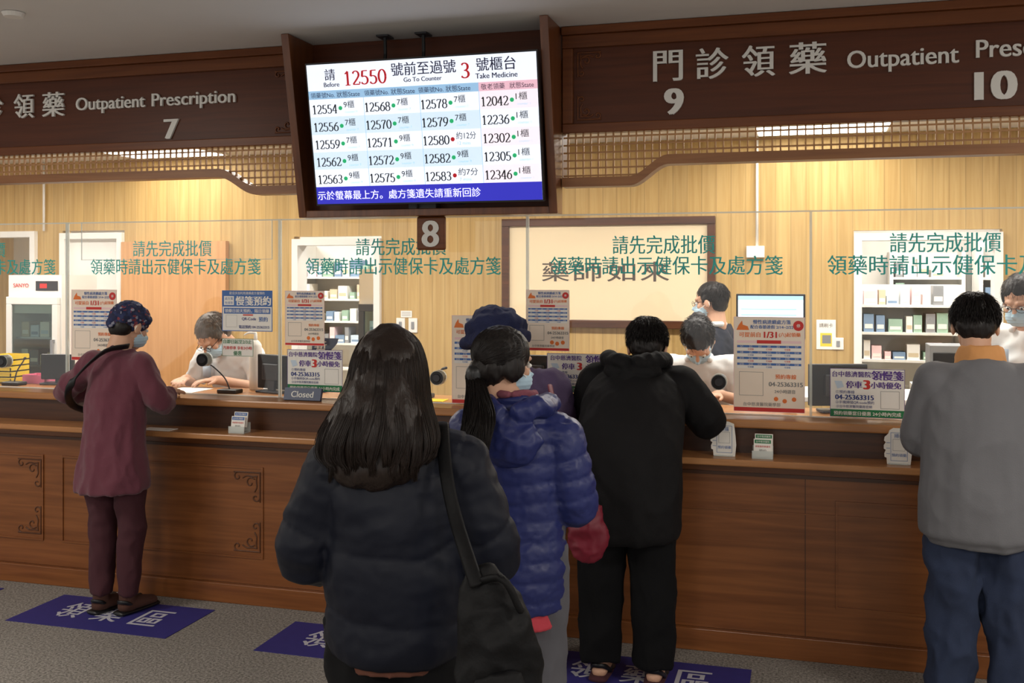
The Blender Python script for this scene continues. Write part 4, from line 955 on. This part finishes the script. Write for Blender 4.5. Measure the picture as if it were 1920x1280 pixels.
# --- 3 foreground woman
sk=mkskel(1.58,head=(-.02,.03,1.455),neck=(-.01,.0,1.32),chest=(0,0,1.17),shL=(-.155,0,1.205),shR=(.16,0,1.215),elL=(-.23,.02,.98),elR=(.235,.02,.98),wrL=(-.1,.25,1.02),wrR=(.1,.25,1.02),ankL=(-.08,0,.08),ankR=(.08,0,.08))
P=Person((.34,-2.27,0),.25,sk,'person with long dark hair in navy puffer jacket, shoulder bag',head=(0,-.05,0))
aL=[sk['shL'],sk['elL'],(-.12,.22,1.02)]; aR=[sk['shR'],sk['elR'],(.12,.22,1.02)]
q3=quilt([aL,aR],[(0,0,.7),(0,0,1.26)],.17,.012,.085,.18,.003,9,8,.25); f3=folds(.0045,(5,5,8),31,.001,40)
garment(P,[(0,0,.735,.160,.13),(0,0,.77,.178,.148),(0,0,.9,.182,.15),(0,0,1.06,.182,.145),(0,0,1.16,.18,.135),(0,0,1.24,.15,.11),(0,0,1.31,.09,.085),(0,0,1.34,.085,.08)],[(aL,[.084,.080,.058]),(aR,[.086,.080,.058])],'navy_puff','jacket',voxel=.008,disp=lambda co:q3(co)+f3(co),label='dark navy puffer jacket',smooth=4)
P.pants('black_pants',.1,.08,.07,seed=6); P.shoes('black')
P.part('shirt_hem',[tube([(0,0,.76),(0,0,.71)],[(.155,.125),(.15,.12)],20,3,False)],'brown_shirt',.01,2,None,'brown shirt hem')
rings=[(-.02,.02,1.572,.012,.012),(-.02,.015,1.562,.046,.05),(-.02,.01,1.535,.076,.086),(-.02,.0,1.49,.094,.108),(-.02,-.01,1.44,.102,.116),(-.025,-.035,1.39,.114,.115),(-.03,-.065,1.345,.134,.105),(-.035,-.09,1.30,.147,.092),(-.037,-.10,1.26,.142,.08),(-.035,-.11,1.235,.120,.065)]
P.part('hair',[tube([r[:3] for r in rings],[(r[3]*.95,r[4]*.95) for r in rings],26,4)],'hair_brown',.008,4,folds(.003,(22,22,6),3,.002,(60,60,9)),'long wavy dark brown hair')
A=catm(rings,8); rnd=random.Random(11); paths=[]
for k in range(8500):
    ph=math.radians(-90+rnd.uniform(-125,125)); cl=math.floor((ph+4)*5); crn=random.Random(cl*17+3)
    tip=crn.uniform(.93,1.08); t1=tip*rnd.uniform(.80,1.04); t0=rnd.uniform(.0,.25) if rnd.random()<.6 else rnd.uniform(.2,.6); o0=rnd.uniform(.965,1.02); oc=crn.uniform(-.03,.03); w=rnd.uniform(0,6.28); wa=crn.uniform(.05,.11); phs=crn.uniform(0,6.28); fr=crn.uniform(9,14)
    if rnd.random()<.03: oc+=rnd.uniform(.02,.08)
    cphi=(cl+.5)/5-4
    pts=[]
    for t in np.linspace(t0,t1,18):
        i=min(t,1)*(len(A)-1); i0=int(i); i1=min(i0+1,len(A)-1); r=A[i0]*(1-(i-i0))+A[i1]*(i-i0)
        wave=math.sin(t*fr+phs+w*.12)*wa*max(0,t-.3)
        g=max(0,t-.45)*.55; pp=ph*(1-g)+cphi*g+wave
        z=r[2]-(max(0,t-1)*.40)
        o2=o0+oc*t+.025*math.cos(t*fr+phs)*max(0,t-.35)*2
        pts.append((r[0]+math.cos(pp)*r[3]*o2,r[1]+math.sin(pp)*r[4]*o2,z))
    paths.append(np.array(pts))
strandsmesh(P,'hair_brown',paths,r=.0008)
# shoulder bag
e=empty('shoulder_bag',(.67,-2.49,.50),'black shoulder bag with front pocket and strap','bag')
C=Vector((.665,-2.47,0)); Rz=Matrix.Rotation(.3,4,'Z')
def L(x,y,z): return tuple(C+(Rz@Vector((x,y,0)))+Vector((0,0,z)))
me=remesh([tube([L(.03,0,.54),L(.02,0,.58),L(.01,0,.83),L(-.01,.01,.94),L(-.035,.02,1.01)],[(.07,.045),(.098,.065),(.092,.062),(.070,.045),(.035,.02)],20,5,True,ref=(.95,.3,0))],.007,3); displace(me,folds(.010,(9,9,7),3,.002,30)); me.materials.append(M['bag_black']); obj_from(me,'bag_body',e,smooth=True)
me=remesh([tube([L(.03,-.06,.58),L(.025,-.07,.70),L(.01,-.062,.80)],[(.07,.025),(.074,.028),(.06,.018)],18,4,True,ref=(.95,.3,0))],.007,3); displace(me,folds(.004,12,5)); me.materials.append(M['bag_black']); obj_from(me,'front_pocket',e,smooth=True)
S0=P.T@Vector((.12,-.01,1.325)); S1=P.T@Vector((.14,-.125,1.225)); S2=P.T@Vector((.17,-.185,1.12)); Sf=P.T@Vector((.12,.1,1.25))
obj_from(MB().tube([Sf,S0,S1,S2,L(-.04,-.02,1.0)],[(.017,.006)]*5,'bag_black',8,True,6),'strap',e,smooth=True)
obj_from(MB().tube([L(-.04,0,1.0),L(.02,-.05,1.02),L(.06,-.05,.95)],[.009]*3,'bag_black',8,True,5),'carry_handle',e,smooth=True)
obj_from(MB().tube([L(-.0,-.098,.69),L(-.0,-.112,.64)],[.005,.004],'chrome',6,True,2),'zip_puller',e,smooth=True)
# --- 6 grey jacket man
sk=mkskel(1.68,head=(-.01,.07,1.51),neck=(0,.01,1.37),chest=(0,0,1.24),shL=(-.165,.02,1.295),shR=(.175,.02,1.295),elL=(-.205,.08,1.07),elR=(.24,.08,1.07),wrL=(-.14,.36,1.10),wrR=(.14,.36,1.10),hdL=(.4,.9,0),hdR=(-.4,.9,0),ankL=(-.11,0,.08),ankR=(.11,0,.08))
P=Person((1.985,-.56,0),0,sk,'person in grey jacket with tan collar and blue jeans',head=(-.1,-.35,0))
arms=[([sk['shL'],sk['elL'],(-.17,.28,1.10)],[.078,.068,.055]),([sk['shR'],sk['elR'],(.19,.28,1.10)],[.078,.068,.055])]
garment(P,[(0,0,.70,.185,.135),(0,0,.735,.20,.15),(0,0,.75,.215,.16),(0,0,.95,.212,.16),(0,0,1.12,.208,.15),(0,0,1.24,.20,.13),(0,.0,1.33,.14,.1),(0,.01,1.38,.08,.077)],arms,'grey_jacket','jacket',voxel=.009,smooth=4,disp=folds(.007,(5,5,3.5),12,.0012,30),label='grey zip jacket')
P.part('collar',[tube([(0,.01,1.35),(0,.015,1.40),(0,.02,1.435)],[(.092,.090),(.086,.084),(.076,.074)],24,4,False)],'tan_collar',.007,2,folds(.003,14,2),'tan collar')
P.pants('jeans',.108,.09,.08,seed=14,amp=.012,label='blue denim jeans'); P.shoes('black')
P.shorthair('hair',1.02,6,2600)
# --- staff
def staff(loc,yaw,sk,label,head,hair,seed,vest=None,glasses=False):
    P=Person(loc,yaw,sk,label,head=head)
    sh=lambda s,e,t:tuple(np.array(sk[s])*(1-t)+np.array(sk[e])*t)
    arms=[([sk['sh'+S],sh('sh'+S,'el'+S,.5),sh('sh'+S,'el'+S,.95)],[.072,.07,.062]) for S in 'LR']
    c=np.array(sk['chest']);p=np.array(sk['pel']);n=np.array(sk['neck']);mid=np.array(sk['mid'])
    garment(P,[tuple(p-np.array((0,0,.25)))+(.19,.14),tuple(p)+(.18,.135),tuple(mid)+(.175,.13),tuple(c)+(.18,.13),tuple(c*.35+n*.65)+(.12,.09),tuple(n+np.array((0,0,.01)))+(.062,.058)],arms,vest or 'coat','coat' if not vest else 'vest',disp=folds(.007,9,seed,.002,30),label='white pharmacist coat' if not vest else 'dark navy vest')
    if not vest:
        P.part('coat_collar',[tube([tuple(n+np.array((-.06,.05,.0))),tuple(n+np.array((-.055,-.04,.015))),tuple(n+np.array((0,-.065,.018))),tuple(n+np.array((.055,-.04,.015))),tuple(n+np.array((.06,.05,.0)))],[.017]*5,10,3)],'coat',.007,2)
        o=MB().box(.06,.12,.0,.004,-.05,.03,'plblue'); V,_=xf((np.array(o.v),[]),Matrix.Translation(tuple(c+np.array((0,.145,0))))); o.v=[tuple(q) for q in V]; P.raw('name_badge',o,'small pale name badge')
    P.pants('black_pants',.09,.075,.06); P.shoes('black')
    P.shorthair(hair,1.0,seed,1200); P.mask()
    if glasses: P.glasses()
    return P
sk=mkskel(1.6,head=(.02,.23,1.335),neck=(0,.13,1.25),chest=(0,.06,1.13),mid=(0,.0,1.0),shL=(-.18,.1,1.20),shR=(.18,.1,1.20),elL=(-.25,.14,1.04),elR=(.23,.16,1.04),wrL=(-.12,.36,1.085),wrR=(.1,.38,1.085),hdL=(.5,.8,0),hdR=(-.4,.9,0),hs=1.08)
staff((-2.04,.95,0),math.pi-.15,sk,'person in white coat and mask reading papers at counter',(-.15,-.85,0),'hair_grey',21,glasses=True)
P=staff((.80,1.0,0),math.pi,dict(sk,head=(0,.20,1.355),hs=1.05),'person in white coat and mask looking down behind counter',(0,-1.2,0),'hair',22)
P.part('hair_bun',[ell((0,-.10,.03),(.045,.04,.045))],'hair',.007,2,folds(.003,50,2),None,True)
sk2=mkskel(1.66)
P=staff((.80,1.72,0),math.pi/2-.3,sk2,'person in dark vest over white collar near rear desk',(.1,-.15,0),'hair',23,vest='navy_vest',glasses=True)
P.part('collar',[tube([(-.06,.05,1.395),(-.055,-.04,1.40),(0,-.07,1.40),(.055,-.04,1.40),(.06,.05,1.395)],[.018]*5,10,3)],'coat',.008,2,None,'white shirt collar')
sk3=mkskel(1.74,head=(0,.14,1.575),neck=(0,.05,1.43),elL=(-.25,.1,1.1),elR=(.25,.1,1.1),wrL=(-.12,.3,1.09),wrR=(.1,.3,1.09),hs=1.08)
staff((2.44,.95,0),math.pi-.45,sk3,'person in white coat and mask standing behind counter',(-.1,-.4,0),'hair',24,glasses=True)
# ------------------------------------------------------------ lamps
def lamp(x,y,z,w,d,power,lab,temp=(1,.95,.86),name='ceiling_lamp',sy=None):
    e=empty(name,(x,y,z),lab,'ceiling lamp','ceiling lamps')
    obj_from(MB().box(x-w/2-.02,x+w/2+.02,y-d/2-.02,y+d/2+.02,z-.015,z-.001,'white'),'lamp_frame',e)
    obj_from(MB().box(x-w/2,x+w/2,y-d/2,y+d/2,z-.018,z-.0155,'lamp'),'diffuser',e)
    L=bpy.data.lights.new('area','AREA'); L.shape='RECTANGLE'; L.size=w; L.size_y=d; L.energy=power; L.color=temp
    o=bpy.data.objects.new('lamp_light',L); o.location=(0,0,-.03); COL.objects.link(o); o.parent=e
for x,y in ((-5.9,1.1),(-4.1,1.1),(-2.4,1.1),(-.7,1.1),(1.0,1.1),(2.7,1.1),(4.4,1.1)): lamp(x,y,CZ,1.2,.3,24,'recessed bright ceiling light panel over staff area',(1,.96,.89))
for x in (1.45,-3.4): lamp(x,2.1,CZ,.8,.45,3,'recessed bright ceiling light panel over staff area')
for x in (-4.4,-2.1,2.2): lamp(x,3.6,CZ,1.0,.4,55,'bright storeroom ceiling light panel',(1,.98,.93))
for x,y,p in ((-3.2,-2.6,42),(-3.2,-5.5,48),(.4,-5.9,54),(3.6,-5.5,50),(3.6,-2.6,44)): lamp(x,y,2.87,.6,.6,p,'square lobby ceiling light panel',(1,.93,.84))
e=empty('smoke_detector',(-2.03,-.97,2.84),'small round white ceiling detector','detector'); obj_from(MB().tube([(-2.03,-.97,2.868),(-2.03,-.97,2.85)],[.05,.04],'white',18,False,2),'detector_body',e)
w=bpy.data.worlds.new('world'); bpy.context.scene.world=w; w.use_nodes=True; bg=w.node_tree.nodes['Background']; bg.inputs[0].default_value=(.92,.89,.85,1); bg.inputs[1].default_value=.78
# ------------------------------------------------------------ camera
ca=bpy.data.cameras.new('camera'); ca.lens=36; ca.sensor_width=36; ca.shift_y=-127/1920; ca.clip_start=.05
co=bpy.data.objects.new('camera',ca); co.location=(1.36,-4.73,1.71); co.rotation_euler=(math.pi/2,0,math.radians(16.08)); COL.objects.link(co); bpy.context.scene.camera=co
bpy.context.scene.view_settings.view_transform='Standard'
